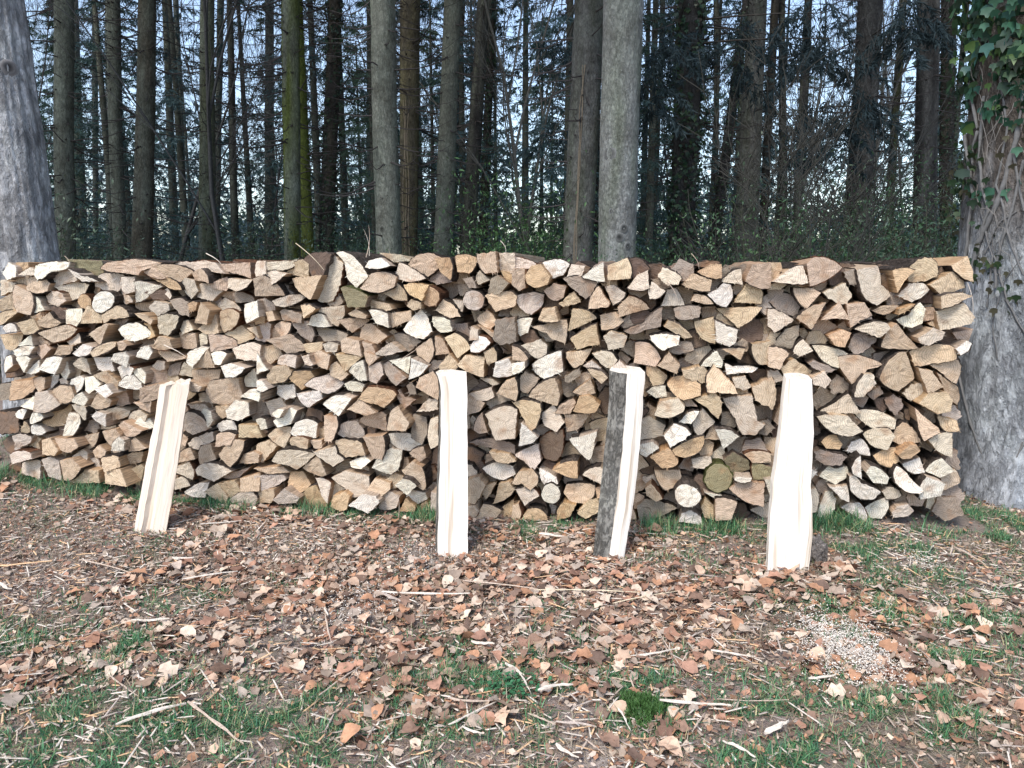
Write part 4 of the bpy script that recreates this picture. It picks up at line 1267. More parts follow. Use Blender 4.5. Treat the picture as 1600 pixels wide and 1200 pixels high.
build_grass()

def sliver(p, q, w, th, seed, bend=.012, z0=.03):
    """a split stick from p to q: a flattened, torn, slightly bent bar"""
    rng = random.Random(seed); n = 7; V = []; d = q-p; L = d.length; t = d.normalized(); s = Vector((-t.y, t.x, 0)).normalized()
    bz = rng.uniform(-bend, bend)*L
    for i in range(n+1):
        u = i/n; c = p+d*u+s*(bz*4*u*(1-u))+Vector((0, 0, z0+.006*math.sin(u*3+seed)))
        ww = w*(.15+.85*min(1, .3+u*5, (1-u)*2.2))*rng.uniform(.45, 1.2); c = c+s*rng.uniform(-.5, .5)*w
        V += [c-s*ww, c+s*ww, c+s*ww*.8+Vector((0, 0, th*rng.uniform(.7, 1.2))), c-s*ww*.7+Vector((0, 0, th*rng.uniform(.6, 1.1)))]
    F = []
    for i in range(n):
        for j in range(4): F.append((i*4+j, i*4+(j+1) % 4, i*4+4+(j+1) % 4, i*4+4+j))
    F += [(3, 2, 1, 0), (n*4, n*4+1, n*4+2, n*4+3)]
    return V, F
STICKS = [ # px0,py0,px1,py1,width mm,colour,label
 (182, 1146, 292, 1113, 9, 'w', 'broad white splinter lying on grass at the lower left'),
 (294, 1112, 382, 1174, 8, 'p', 'cream splinter bent away from the broad white splinter at lower left'),
 (-4, 1109, 80, 1084, 7, 'p', 'pale curved splinter running in from the left edge'),
 (43, 1066, 56, 1002, 6, 'p', 'pale upright-looking splinter beside bright grass at far left'),
 (206, 978, 266, 979, 9, 'w', 'short thick white splinter above the bright green grass tuft'),
 (0, 892, 82, 888, 7, 'o', 'orange tinted splinter near the left edge before the pile'),
 (125, 883, 206, 906, 5, 'p', 'thin splinter right of the orange tinted splinter'),
 (285, 916, 372, 901, 7, 'w', 'long white sliver in the leaves below the tilted grooved split'),
 (313, 829, 377, 820, 7, 'w', 'white sliver right of the foot of the tilted split'),
 (70, 808, 146, 799, 5, 'p', 'thin pale sliver on bare soil near the left grass'),
 (270, 880, 303, 882, 14, 'w', 'small square-ended white chip below the tilted split'),
 (74, 834, 166, 806, 3, 'p', 'hair-thin splinter left of the tilted split foot'),
 (508, 968, 519, 1026, 5, 'p', 'slim splinter pointing away from camera in red leaves'),
 (500, 1100, 562, 1054, 5, 'p', 'pale splinter rising to the right left of centre'),
 (-5, 922, 18, 929, 12, 'w', 'blunt white chip cut off by the left edge'),
 (165, 1064, 217, 1099, 4, 'p', 'fine splinter in pale leaves above the broad white splinter'),
 (588, 933, 734, 938, 8, 'w', 'long straight white splinter before the narrow blank split'),
 (590, 932, 627, 952, 11, 'g', 'frayed grey tuft of fibres at the long white splinter'),
 (714, 914, 840, 932, 5, 'p', 'long tapering splinter pointing at the half-barked split'),
 (838, 932, 1000, 936, 5, 'y', 'very long thin yellowish splinter across the leaf drift'),
 (958, 955, 1062, 931, 4, 'y', 'thin curved yellowish stalk right end of the long stalks'),
 (927, 975, 982, 1012, 7, 'p', 'straight stubby splinter below the long yellowish stalk'),
 (918, 985, 974, 1021, 4, 'p', 'thin splinter parallel to the straight stubby one'),
 (736, 1012, 773, 1019, 11, 'w', 'short fat white chip beside grass at the centre'),
 (790, 1046, 818, 1070, 8, 'w', 'white splinter crossing over the central clover patch'),
 (810, 1060, 830, 1098, 5, 'w', 'thin white splinter hanging down from central clover patch'),
 (840, 1093, 895, 1080, 9, 'w', 'white splintered piece right of the central clover patch'),
 (702, 1149, 780, 1104, 6, 'w', 'curved white splinter in the lower middle of the picture'),
 (722, 1149, 757, 1158, 6, 'w', 'short white splinter touching below the curved one'),
 (700, 1102, 765, 1110, 7, 'p', 'pale splinter above the curved white splinter'),
 (826, 1125, 866, 1148, 5, 'p', 'short slanting splinter right of the curved white one'),
 (868, 1140, 932, 1151, 7, 'g', 'greyish flat splinter left of the round moss cushion'),
 (965, 1120, 986, 1155, 5, 'w', 'steep white splinter below the round moss cushion'),
 (842, 844, 885, 846, 13, 'w', 'bright white chips left of the half-barked split foot'),
 (1022, 988, 1072, 1066, 3, 'p', 'thin forked twig right of the central grass'),
 (868, 1176, 905, 1199, 8, 'w', 'white splinter at the bottom edge near the centre'),
 (574, 833, 602, 814, 5, 'p', 'small stick at the pile foot left of the blank split'),
 (1486, 860, 1540, 894, 6, 'p', 'slanting pale stick on bare soil at the right'),
 (1484, 877, 1488, 859, 7, 'p', 'stubby pale piece touching the slanting stick at right'),
 (1190, 972, 1266, 986, 4, 'b', 'dark thin twig in red leaves below the widest split'),
 (1030, 1108, 1142, 1113, 9, 'w', 'long flat white strip right of the moss cushion'),
 (1120, 1104, 1232, 1106, 3, 'p', 'needle-thin straight splinter right of the flat white strip'),
 (1262, 1070, 1306, 1069, 9, 'w', 'white chip just below the sawdust heap'),
 (1193, 1157, 1232, 1144, 13, 'w', 'broad torn white chip at the lower right'),
 (1128, 1172, 1180, 1198, 8, 'w', 'white splinter bundle at the lower right bottom edge'),
 (1080, 1160, 1101, 1124, 4, 'p', 'thin pale splinter left of the broad torn chip'),
 (1110, 1030, 1180, 1035, 7, 'w', 'pale splinter in leaves left of the sawdust heap'),
 (1560, 925, 1602, 915, 6, 'p', 'pale stick cut off by the right edge'),
 (985, 1035, 1062, 1026, 7, 'w', 'crooked white splinter lying over the forked twig'),
]
CT = {'w': (.66, .585, .50), 'p': (.50, .40, .32), 'o': (.66, .44, .26), 'y': (.66, .56, .4), 'g': (.45, .38, .33), 'b': (.1, .07, .05)}
for i, (x0, y0, x1, y1, w, c, lab) in enumerate(STICKS):
    p, q = on_ground(x0, y0), on_ground(x1, y1)
    V, F = sliver(p, q, w*.00072, w*.0006, i)
    o = link('wood_splinter', mesh_np('wood_splinter', [v-p for v in V], F, [M_CHIP], tint=np.array(CT[c])), None, p)
    tag(o, lab, 'wood splinter', 'splinters lying on the ground')

def build_chips():
    n = 19000
    x = rnd(n*3, -4, 4.2); y = rnd(n*3, 1.6, 4.4)
    k = np.array([.45+1.0*mnoise.noise(Vector((a*1.2, b*1.2, 20)))+(.35 if a < -1 else 0) for a, b in zip(x, y)])
    ok = (rnd(n*3) < k) & (y < FRONT_Y(x)-.02); x, y = x[ok][:n], y[ok][:n]; n = len(x); z = gzv(x, y)
    Tv = np.array([(-.5, -.5, 0), (.5, -.4, 0), (.42, .5, .1), (-.35, .45, 0), (-.4, -.3, .5), (.4, -.3, .6), (.3, .35, .5), (-.3, .4, .4)], float)
    Tf = np.array([(0, 3, 2, 1), (4, 5, 6, 7), (0, 1, 5, 4), (1, 2, 6, 5), (2, 3, 7, 6), (3, 0, 4, 7)])
    L = np.random.lognormal(math.log(.024), .75, n).clip(.008, .16); W = np.clip(L*rnd(n, .06, .3), .0012, .007)
    M = rot_z(np.random.normal(1.2, .9, n)) @ rot_x(np.random.normal(0, .12, n))
    S = np.zeros((n, 3, 3)); S[:, 0, 0] = W; S[:, 1, 1] = L; S[:, 2, 2] = W*.5
    V, F = scatter(Tv, Tf, M @ S, np.stack([x, y, z+.01+rnd(n, 0, .012)], 1))
    cs = np.array([CT['w'], CT['w'], CT['p'], CT['o']*1, CT['g']])*1.08; c = cs[np.random.randint(0, 5, n)]*rnd(n, .65, 1.05)[:, None]
    o = link('wood_chips', mesh_np('wood_chips', V, F, [M_CHIP], tint=np.repeat(c, 8, axis=0)))
    tag(o, 'pale wood chips and shreds strewn among the fallen leaves', 'wood chips', None, 'stuff')
    # crumbs of sawdust on the pale heaps
    Q = []
    for (px, py, r, m) in ((1325, 1018, .15, 6000), (1440, 880, .08, 250), (555, 940, .22, 700), (650, 870, .15, 400), (1290, 1060, .08, 200)):
        q = on_ground(px, py); Q.append(np.stack([np.random.normal(q.x, r*.55, m), np.random.normal(q.y, r*.8, m)], 1))
    Q = np.concatenate(Q); n = len(Q); z = gzv(Q[:, 0], Q[:, 1])
    M = rot_z(rnd(n, 0, 6.3)) @ rot_x(np.random.normal(0, .5, n)); S = np.zeros((n, 3, 3)); l = rnd(n, .002, .010); S[:, 0, 0] = l*.5; S[:, 1, 1] = l; S[:, 2, 2] = l*.4
    V, F = scatter(Tv, Tf, M @ S, np.stack([Q[:, 0], Q[:, 1], z+rnd(n, .01, .036)], 1))
    o = link('sawdust', mesh_np('sawdust', V, F, [M_CHIP], tint=np.repeat(np.array((.8, .74, .66))*rnd(n, .8, 1)[:, None], 8, axis=0)))
    tag(o, 'pale sawdust crumbs heaped on the ground in small patches', 'sawdust', None, 'stuff')
build_chips()

# splinters standing out of the stack's top and face
for i, (x0, y0, x1, y1, w, c, off, lab) in enumerate([
    (572, 402, 576, 352, 4, 'p', .02, 'curved pale splinter standing up from the pile top'),
    (577, 400, 568, 358, 3, 'w', .05, 'second thin splinter standing beside the curved pale one on top'),
    (462, 380, 506, 422, 4, 'y', -.05, 'straw coloured splinter slanting over the dark top log'),
    (322, 396, 345, 412, 5, 'w', -.02, 'short white splinter poking up at the left pile top'),
    (101, 400, 108, 415, 3, 'p', -.03, 'tiny splinter poking up at the far left pile top'),
    (256, 539, 291, 558, 5, 'w', -.06, 'white splinter lying across log ends above the tilted split'),
    (1512, 442, 1520, 494, 3, 'w', -.03, 'thin white fibre hanging at the right end of the pile'),
    (1080, 396, 1092, 420, 3, 'p', -.02, 'fine fibre sticking up from the pile top beyond the half-barked split'),
    (622, 564, 672, 528, 3, 'p', -.07, 'long thin splinter slanting up left of the narrow blank split'),
    (619, 826, 622, 772, 5, 'p', -.08, 'curved pale strip hanging at the pile foot left of blank split'),
    (782, 376, 790, 396, 3, 'w', -.02, 'tiny white fibre on top of the pile above the blank split'),
    (1042, 440, 1058, 470, 4, 'p', -.06, 'rough pale fibre strip in front of upper logs'),
]):
    p, q = at_front(x0, y0, off), at_front(x1, y1, off-.02); n = 8; P = []; rr = []
    for k in range(n):
        u = k/(n-1); P.append(p+(q-p)*u+Vector((.012*math.sin(u*3.1), 0, 0))); rr.append(w*.0007*(1-.7*u))
    V, F = tubes(np.array([[tuple(a) for a in P]]), np.array([rr]), 4)
    o = link('wood_splinter', mesh_np('wood_splinter', V-np.array(p), F, [M_CHIP], tint=np.array(CT[c])), None, p)
    tag(o, lab, 'wood splinter', 'splinters caught in the stack')

# stone by the widest split
def lump(name, c, r, tint, mat, seed, parent=None, sub=18, rough=.3):
    V = []; U = []
    for i in range(sub+1):
        th = math.pi*i/sub
        for j in range(sub*2):
            ph = math.pi*j/sub; d = Vector((math.sin(th)*math.cos(ph), math.sin(th)*math.sin(ph), math.cos(th)))
            k = 1+rough*mnoise.noise(d*1.3+Vector((seed, 0, 0)))+rough*.4*mnoise.noise(d*4+Vector((0, seed, 0)))
            v = Vector((d.x*r[0]*k, d.y*r[1]*k, d.z*r[2]*k)); V.append(v); U.append(v+Vector((seed, 0, 0)))
    F = []
    m = sub*2
    for i in range(sub):
        for j in range(m): F.append((i*m+j, (i+1)*m+j, (i+1)*m+(j+1) % m, i*m+(j+1) % m))
    o = link(name, mesh_np(name, V, F, [mat], tint=np.array(tint), uvw=U), parent, c); return o
q = on_ground(1279, 883)
tag(lump('stone', q+Vector((0, .03, .05)), (.045, .05, .075), (.30, .27, .25), M_STONE, 4, rough=.6), 'rough grey lump behind the foot of the widest white split', 'stone')
def moss():
    q = on_ground(1002, 1112)
    n = 2600; th = rnd(n, 0, 6.283); r = np.sqrt(rnd(n))*(.07+.02*np.sin(th*3+1)+.012*np.sin(th*7))*(1+np.abs(np.random.normal(0, .12, n))); x = q.x+r*np.cos(th); y = q.y+r*np.sin(th)*1.1
    z = gz(q.x, q.y)+.008+.017*np.sqrt(np.clip(1-(r/.08)**2, 0, 1))
    Tv = np.array([(-.0018, 0, 0), (.0018, 0, 0), (.0012, .006, .006), (-.0012, .006, .006), (0, .007, .013)]); Tf = np.array([(0, 1, 2), (0, 2, 3), (3, 2, 4)])
    M = rot_z(rnd(n, 0, 6.28))*rnd(n, .7, 1.5)[:, None, None]
    V, F = scatter(Tv, Tf, M, np.stack([x, y, z], 1))
    o = link('moss_cushion', mesh_np('moss_cushion', V-np.array(q), F, [M_GREEN], tint=np.repeat(srgb(84, 122, 66)*rnd(n, .45, 1.1)[:, None], 5, axis=0)), None, q)
    tag(o, 'small round bright green moss cushion in the lower centre', 'moss')
    # clover by the white splinters
    q = on_ground(793, 1078); n = 170; x = np.random.normal(q.x, .06, n); y = np.random.normal(q.y, .06, n); z = gzv(x, y)+rnd(n, .02, .045)
    a = np.arange(7)*2*np.pi/7; Tv = np.concatenate([[(0, 0, -.1)], np.stack([np.cos(a), np.sin(a), .1+0*a], 1)]); Tf = np.array([(0, 1+i, 1+(i+1) % 7) for i in range(7)])
    M = rot_z(rnd(n, 0, 6.28)) @ rot_x(np.random.normal(0, .4, n)); M = M*rnd(n, .004, .009)[:, None, None]
    V, F = scatter(Tv, Tf, M, np.stack([x, y, z], 1))
    P = np.stack([np.stack([x, y, z-.04], 1), np.stack([x, y, z], 1)], 1); V2, F2 = tubes(P, np.full((n, 2), .0008), 3)
    F4 = np.concatenate([F2[:, [0, 1, 2]], F2[:, [0, 2, 3]]])
    V = np.concatenate([V, V2]); F = np.concatenate([F, F4+n*8])
    o = link('clover', mesh_np('clover', V, F, [M_GREEN], tint=srgb(60, 112, 76))); tag(o, 'small clover leaves around the crossed white splinters', 'clover', None, 'stuff')
moss()

# ------------------------------------------------------------------ trees
class Axis:
    """a trunk's centre line through two picture points at its distance"""
    def __init__(s, xt, wt, xb, wb, Y, yt=0, yb=400):
        s.A = at_Y(xb, yb, Y); s.B = at_Y(xt, yt, Y)
        s.ra = wb/FPX*Y/2*1.0; s.rb = wt/FPX*Y/2
        s.d = (s.B-s.A)/(s.B.z-s.A.z)
        g = gz(s.A.x, Y); s.z0 = g; s.base = s.at(g)
    def at(s, z): return s.A+s.d*(z-s.A.z)
    def r(s, z):
        f = (z-s.A.z)/(s.B.z-s.A.z)
        rr = s.ra+(s.rb-s.ra)*min(f, 1.2)
        if f > 1.2: rr *= max(.25, 1-(z-s.B.z)/18)
        flare = math.exp(-(z-s.z0)/.3)*.35
        return max(rr, s.ra*.25)*(1+flare)
def trunk_mesh(ax, H, tint, mat, sides=14, rings=26, rough=.05, seed=0, tint2=None, wav=0.):
    V = []; U = []; T = []
    zs = [ax.z0-.25+(H-ax.z0+.25)*(i/(rings-1))**1.4 for i in range(rings)]
    for z in zs:
        c = ax.at(z); r = ax.r(z)
        c = c+Vector((wav*mnoise.noise(Vector((z*.35, seed, 0))), wav*mnoise.noise(Vector((z*.35, seed, 5))), 0))
        for k in range(sides):
            a = 2*math.pi*k/sides
            rr = r*(1+rough*mnoise.noise(Vector((math.cos(a)*2+seed, math.sin(a)*2, z*1.3)))+rough*.6*mnoise.noise(Vector((math.cos(a)*7+seed, math.sin(a)*7, z*5))))
            if z < ax.z0+.6: rr *= 1+.12*math.sin(a*5+seed)*math.exp(-(z-ax.z0)/.25)
            V.append(c+Vector((rr*math.cos(a), rr*math.sin(a), 0))-ax.base)
            U.append((r*math.cos(a)+seed, r*math.sin(a), z))
            t = np.array(tint)
            if tint2 is not None:
                f = max(0, min(1, .5+1.6*mnoise.noise(Vector((math.cos(a)*1.5, math.sin(a)*1.5, z*.8+seed))))); t = t*(1-f)+np.array(tint2)*f
            T.append(t)
    i = np.arange(rings-1)[:, None]*sides+np.arange(sides)[None]; j = np.arange(rings-1)[:, None]*sides+(np.arange(sides)[None]+1) % sides
    F = np.stack([i, j, j+sides, i+sides], -1).reshape(-1, 4)
    return mesh_np('trunk', V, F, [mat], tint=np.array(T), uvw=U, smooth=True)
def dead_branches(ax, z0, z1, n, L, seed, rbase=.011, subs=5, droop=.25):
    rs = np.random.RandomState(seed+900)
    z = rs.uniform(z0, z1, n); a = rs.uniform(0, 2*np.pi, n)
    # whorls: spruce branches come in rings
    z = np.round(z/.32)*.32+rs.normal(0, .04, n)
    l = rs.uniform(.25, 1, n)*L; u = np.linspace(0, 1, 6)
    base = np.array([tuple(ax.at(q)) for q in z]); rad = np.array([ax.r(q) for q in z])
    dirs = np.stack([np.cos(a), np.sin(a), 0*a], 1); side = np.stack([-np.sin(a), np.cos(a), 0*a], 1)
    sag = rs.uniform(-.1, 1, n)*droop; sw = rs.normal(0, .1, n)
    P = base[:, None]+dirs[:, None]*(rad[:, None, None]*.85+l[:, None, None]*u[None, :, None])
    P[:, :, 2] += (-(sag*l)[:, None]*np.sin(u*2.2)[None]+(.12*l)[:, None]*u[None]**3)
    P += side[:, None]*(sw*l)[:, None, None]*(u**2)[None, :, None]
    P[:, 1:-1] += rs.normal(0, .012, (n, 4, 3))
    Rr = rbase*rs.uniform(.5, 1.2, n)[:, None]*(1-.8*u)[None]
    V, F = tubes(P, Rr, 3)
    # side twigs
    m = n*subs; idx = np.repeat(np.arange(n), subs); k = rs.uniform(.25, .98, m); seg = np.clip((k*5).astype(int), 0, 4); fr = k*5-seg
    st = P[idx, seg]*(1-fr)[:, None]+P[idx, seg+1]*fr[:, None]
    sg = np.where(rs.rand(m) < .5, -1, 1)
    dd = dirs[idx]*rs.uniform(.3, .9, m)[:, None]+side[idx]*(sg*rs.uniform(.4, 1, m))[:, None]; dd[:, 2] += rs.uniform(-.5, .25, m)
    tl = l[idx]*rs.uniform(.15, .42, m)*(1.1-k); tu = np.linspace(0, 1, 4)
    Q = st[:, None]+dd[:, None]*tl[:, None, None]*tu[None, :, None]; Q[:, :, 2] -= (tl*.2)[:, None]*(tu**2)[None]; Q[:, 1:] += rs.normal(0, .008, (m, 3, 3))
    V2, F2 = tubes(Q, (.004*rs.uniform(.5, 1, m))[:, None]*(1-.6*tu)[None], 3)
    return np.concatenate([V, V2]), np.concatenate([F, F2+len(V)])
IVY = np.array([(0, 0, 0), (-.42, .12, .04), (-.5, .5, -.03), (-.2, .55, .05), (0, 1.0, -.06), (.2, .55, .05), (.5, .5, -.03), (.42, .12, .04), (0, .4, .07)], float)
IVYF = np.array([(8, 0, 1), (8, 1, 2), (8, 2, 3), (8, 3, 4), (8, 4, 5), (8, 5, 6), (8, 6, 7), (8, 7, 0)])
def ivy_leaves(ax, z0, z1, n, size, seed, tints, spread=.06, dens=None):
    rs = np.random.RandomState(seed+77)
    z = rs.uniform(z0, z1, n); a = rs.uniform(0, 2*np.pi, n)
    cl = np.array([mnoise.noise(Vector((math.cos(q)*2.2, math.sin(q)*2.2, w*1.8+seed))) for q, w in zip(a, z)])
    ok = cl > -.12 if dens is None else dens(a, z, cl); z, a, cl = z[ok], a[ok], cl[ok]; n = len(z)
    base = np.array([tuple(ax.at(q)) for q in z]); rad = np.array([ax.r(q) for q in z])+np.abs(rs.normal(0, spread, n))*(.5+np.clip(cl, 0, 1)*1.6)+.01
    pos = base+np.stack([np.cos(a)*rad, np.sin(a)*rad, 0*a], 1)
    # leaf plane faces outward, tip hangs down
    M = rot_z(a+np.pi/2) @ rot_x(rs.normal(-1.2, .35, n)) @ rot_y(rs.normal(0, .5, n))
    S = size*rs.uniform(.6, 1.3, n)
    V, F = scatter(IVY, IVYF, M*S[:, None, None], pos)
    t = np.array(tints)[rs.randint(0, len(tints), n)]*rs.uniform(.6, 1.25, n)[:, None]
    return V, F, np.repeat(t, len(IVY), axis=0)

GG, GB, DK, BR, MO, LG = (.17, .19, .16), (.12, .13, .108), (.048, .048, .048), (.085, .078, .062), (.10, .125, .035), (.25, .265, .26)
IVT = [srgb(46, 72, 54), srgb(34, 56, 46), srgb(58, 80, 54), srgb(50, 50, 44)]
TREES = [ # top x, top w, x at 400, w at 400, diameter m, tint, tint2, flags, label
 (100, 26, 101, 28, .36, GG, GB, 'd', 'straight grey-green spruce, first slim trunk right of the big left trunk'),
 (176, 19, 187, 19, .30, GG, GB, 'd', 'slim grey spruce with a paler thin trunk close on its left'),
 (170, 11, 172, 12, .24, LG, GG, 'd', 'thin pale trunk tight against the left of the slim grey spruce'),
 (231, 24, 222, 31, .38, BR, GB, 'd', 'dark brown spruce leaning slightly right, above the tilted grooved split'),
 (323, 20, 324, 25, .34, GG, (.13, .145, .09), 'd', 'olive grey straight spruce, midway between tilted and narrow splits'),
 (360, 9, 368, 12, .2, DK, GB, 'd', 'thin dark young trunk right of the olive grey spruce'),
 (454, 27, 457, 25, .34, MO, GG, 'd', 'green mossy trunk, left one of the mossy pair'),
 (462, 20, 480, 21, .30, (.14, .17, .045), MO, 'd', 'brightest moss-green trunk, right one of the mossy pair'),
 (523, 20, 511, 24, .33, DK, BR, 'di', 'dark ivy-wrapped trunk right of the mossy pair'),
 (578, 9, 579, 15, .26, GG, LG, 'd', 'slender grey-green trunk left of the knotty grey spruce'),
 (598, 36, 607, 39, .44, (.2, .21, .18), GG, 'dk', 'thick grey knotty spruce, left one of a touching pair'),
 (640, 30, 639, 27, .38, (.13, .12, .07), BR, 'dv', 'brownish trunk with a thin vine, right of the knotty grey spruce'),
 (707, 25, 691, 29, .36, (.17, .18, .15), GG, 'd', 'grey spruce leaning right, directly above the narrow blank split'),
 (722, 10, 704, 12, .3, DK, DK, 'd', 'dark narrow trunk showing behind the leaning grey spruce'),
 (756, 18, 730, 23, .33, DK, GB, 'd', 'dark trunk leaning right, left of the thin ivy trunk'),
 (771, 11, 753, 14, .24, DK, BR, 'di', 'thin ivy-covered trunk close beside the dark leaning trunk'),
 (922, 44, 902, 46, .50, (.165, .168, .16), GB, 'dv', 'thick dark spruce leaning behind the pale grey trunk'),
 (974, 59, 963, 57, .55, (.25, .262, .262), GG, 'k', 'thickest pale grey trunk with knot holes, above the half-barked split'),
 (931, 14, 929, 15, .28, DK, DK, 'i', 'dark ivy strip of trunk between thick dark and pale spruces'),
 (1036, 8, 1020, 8, .17, GB, GB, 'd', 'pole-thin trunk right of the thickest pale grey trunk'),
 (1082, 38, 1064, 36, .42, DK, DK, 'diI', 'broad black-green ivy column, thickest ivy-covered trunk'),
 (1120, 8, 1117, 9, .18, DK, GB, 'd', 'pole-thin dark trunk just right of the broad ivy column'),
 (1167, 14, 1114, 16, .28, DK, DK, 'i', 'ivy-covered trunk slanting right from the foot of the ivy column'),
 (1184, 26, 1164, 37, .42, (.14, .14, .13), GB, 'd', 'brownish grey bare spruce left of the widest split'),
 (1211, 12, 1190, 13, .27, DK, BR, 'd', 'dark slim trunk leaning right behind the brownish grey spruce'),
 (1222, 9, 1224, 14, .25, DK, GB, 'd', 'upright dark slim trunk right of the brownish grey spruce'),
 (1263, 11, 1243, 15, .25, DK, GB, 'd', 'dark slim trunk above the widest white split'),
 (1361, 35, 1337, 34, .42, (.085, .085, .082), DK, 'd', 'thick dark brown spruce right of the widest split'),
 (1411, 10, 1386, 13, .24, DK, (.1, .11, .06), 'd', 'thin leaning trunk against open sky right of thick dark spruce'),
 (1451, 30, 1443, 32, .42, (.15, .15, .145), DK, 'd', 'mottled dark spruce with flaky bark, left of the big ivy trunk'),
 (1482, 20, 1478, 18, .34, DK, BR, 'i', 'dark ivy-covered trunk half hidden behind the big right trunk'),
 (148, 8, 150, 8, .2, (.2, .22, .2), GG, 'd', 'thin pale far trunk between first two slim spruces'),
 (117, 9, 128, 16, .3, (.2, .22, .2), GG, 'd', 'pale far trunk leaning left, next to the straight grey-green spruce'),
 (258, 9, 274, 13, .26, GB, GG, '', 'crooked bare trunk right of the dark brown spruce'),
 (275, 8, 290, 10, .22, (.2, .22, .2), GG, '', 'pale crooked trunk left of the olive grey spruce'),
 (421, 12, 421, 16, .32, (.2, .215, .19), GG, 'd', 'far pale trunk just left of the mossy pair'),
 (345, 10, 338, 9, .24, GB, GG, '', 'bare stem leaning behind the olive grey spruce'),
]
def build_trees():
    for i, (xt, wt, xb, wb, dia, tint, tint2, fl, lab) in enumerate(TREES):
        Y = dia*FPX/((wt+wb)/2)
        ax = Axis(xt, wt, xb, wb, Y); H = EYE+Y*.36+4.5
        root = empty('spruce_tree', ax.base)
        tag(root, lab, 'tree')
        near = wb > 35
        link('trunk', trunk_mesh(ax, H, tint, M_TRUNK, 28 if near else 12, 60 if near else 24, .05, i*3.7, tint2, .03), root)
        b = np.array(ax.base)
        if 'd' in fl:
            n = 90 if wb > 18 else 64
            V, F = dead_branches(ax, 1.2, min(H, EYE+Y*.36+.8), n, 1.5 if Y < 14 else 2.1, i, .0155 if wb > 18 else .012)
            V3, F3 = dead_branches(ax, .8, min(H, EYE+Y*.36+.8), 60, .11, i+300, .02, 1, 0.)
            F = np.concatenate([F, F3+len(V)]); V = np.concatenate([V, V3])
            o = link('dead_branches', mesh_np('dead_branches', V-b, F, [M_TWIG], tint=np.array((.055, .05, .05))*random.uniform(.8, 1.4)), root); o['kind'] = 'stuff'
        if 'i' in fl:
            big = 'I' in fl
            V, F, T = ivy_leaves(ax, 0., H, 9000 if big else 5200, .07 if big else .06, i, IVT, .10 if big else .05)
            o = link('ivy', mesh_np('ivy', V-b, F, [M_GREEN], tint=T), root); o['kind'] = 'stuff'
        if 'v' in fl:
            P = []; rr = []
            for q in range(3):
                a0 = -1.57+random.uniform(-.7, .7); pts = []
                for k in range(30):
                    z = k*.16; a = a0+.25*mnoise.noise(Vector((z*.9, q*5, i))); r = ax.r(z)+.006; c = ax.at(z); pts.append((c.x+r*math.cos(a), c.y+r*math.sin(a), c.z))
                P.append(pts); rr.append([.008]*30)
            V, F = tubes(np.array(P), np.array(rr), 5); link('vine', mesh_np('vine', V-b, F, [M_VINE], tint=np.array((.2, .17, .13))), root)
        if 'k' in fl:
            ks = [(966, 97, 5), (959, 125, 5), (981, 155, 3), (952, 240, 9), (975, 357, 6), (968, 371, 6), (981, 385, 5), (942, 200, 3), (985, 250, 3), (955, 330, 3), (977, 300, 3)] if xb == 963 else \
                 [(597, 45, 4), (594, 66, 4), (605, 125, 6), (592, 216, 5), (602, 239, 4), (605, 282, 4), (590, 305, 3), (611, 180, 3), (597, 358, 4), (615, 60, 3)]
            for (px, py, r) in ks:
                d = ray(px, py); o0 = Vector((0, 0, EYE)); t = (Y-.5)/d.y
                for _ in range(40):
                    p = o0+d*t; c = ax.at(p.z); dist = math.hypot(p.x-c.x, p.y-c.y)-ax.r(p.z)*.97
                    t += dist*.6
                p = o0+d*t; rw = r/FPX*Y
                c = ax.at(p.z); nrm = Vector((p.x-c.x, p.y-c.y, 0)).normalized(); sd = Vector((-nrm.y, nrm.x, 0))
                V = []; T = []
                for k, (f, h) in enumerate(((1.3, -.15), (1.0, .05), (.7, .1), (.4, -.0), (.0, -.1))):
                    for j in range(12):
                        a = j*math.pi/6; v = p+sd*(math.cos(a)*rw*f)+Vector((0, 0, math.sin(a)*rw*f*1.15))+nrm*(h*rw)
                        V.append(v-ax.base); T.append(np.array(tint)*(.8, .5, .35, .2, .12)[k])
                F = [(k*12+j, k*12+(j+1) % 12, k*12+12+(j+1) % 12, k*12+12+j) for k in range(4) for j in range(12)]
                link('knot', mesh_np('knot', V, F, [M_TWIG], tint=np.array(T), smooth=True), root)
build_trees()

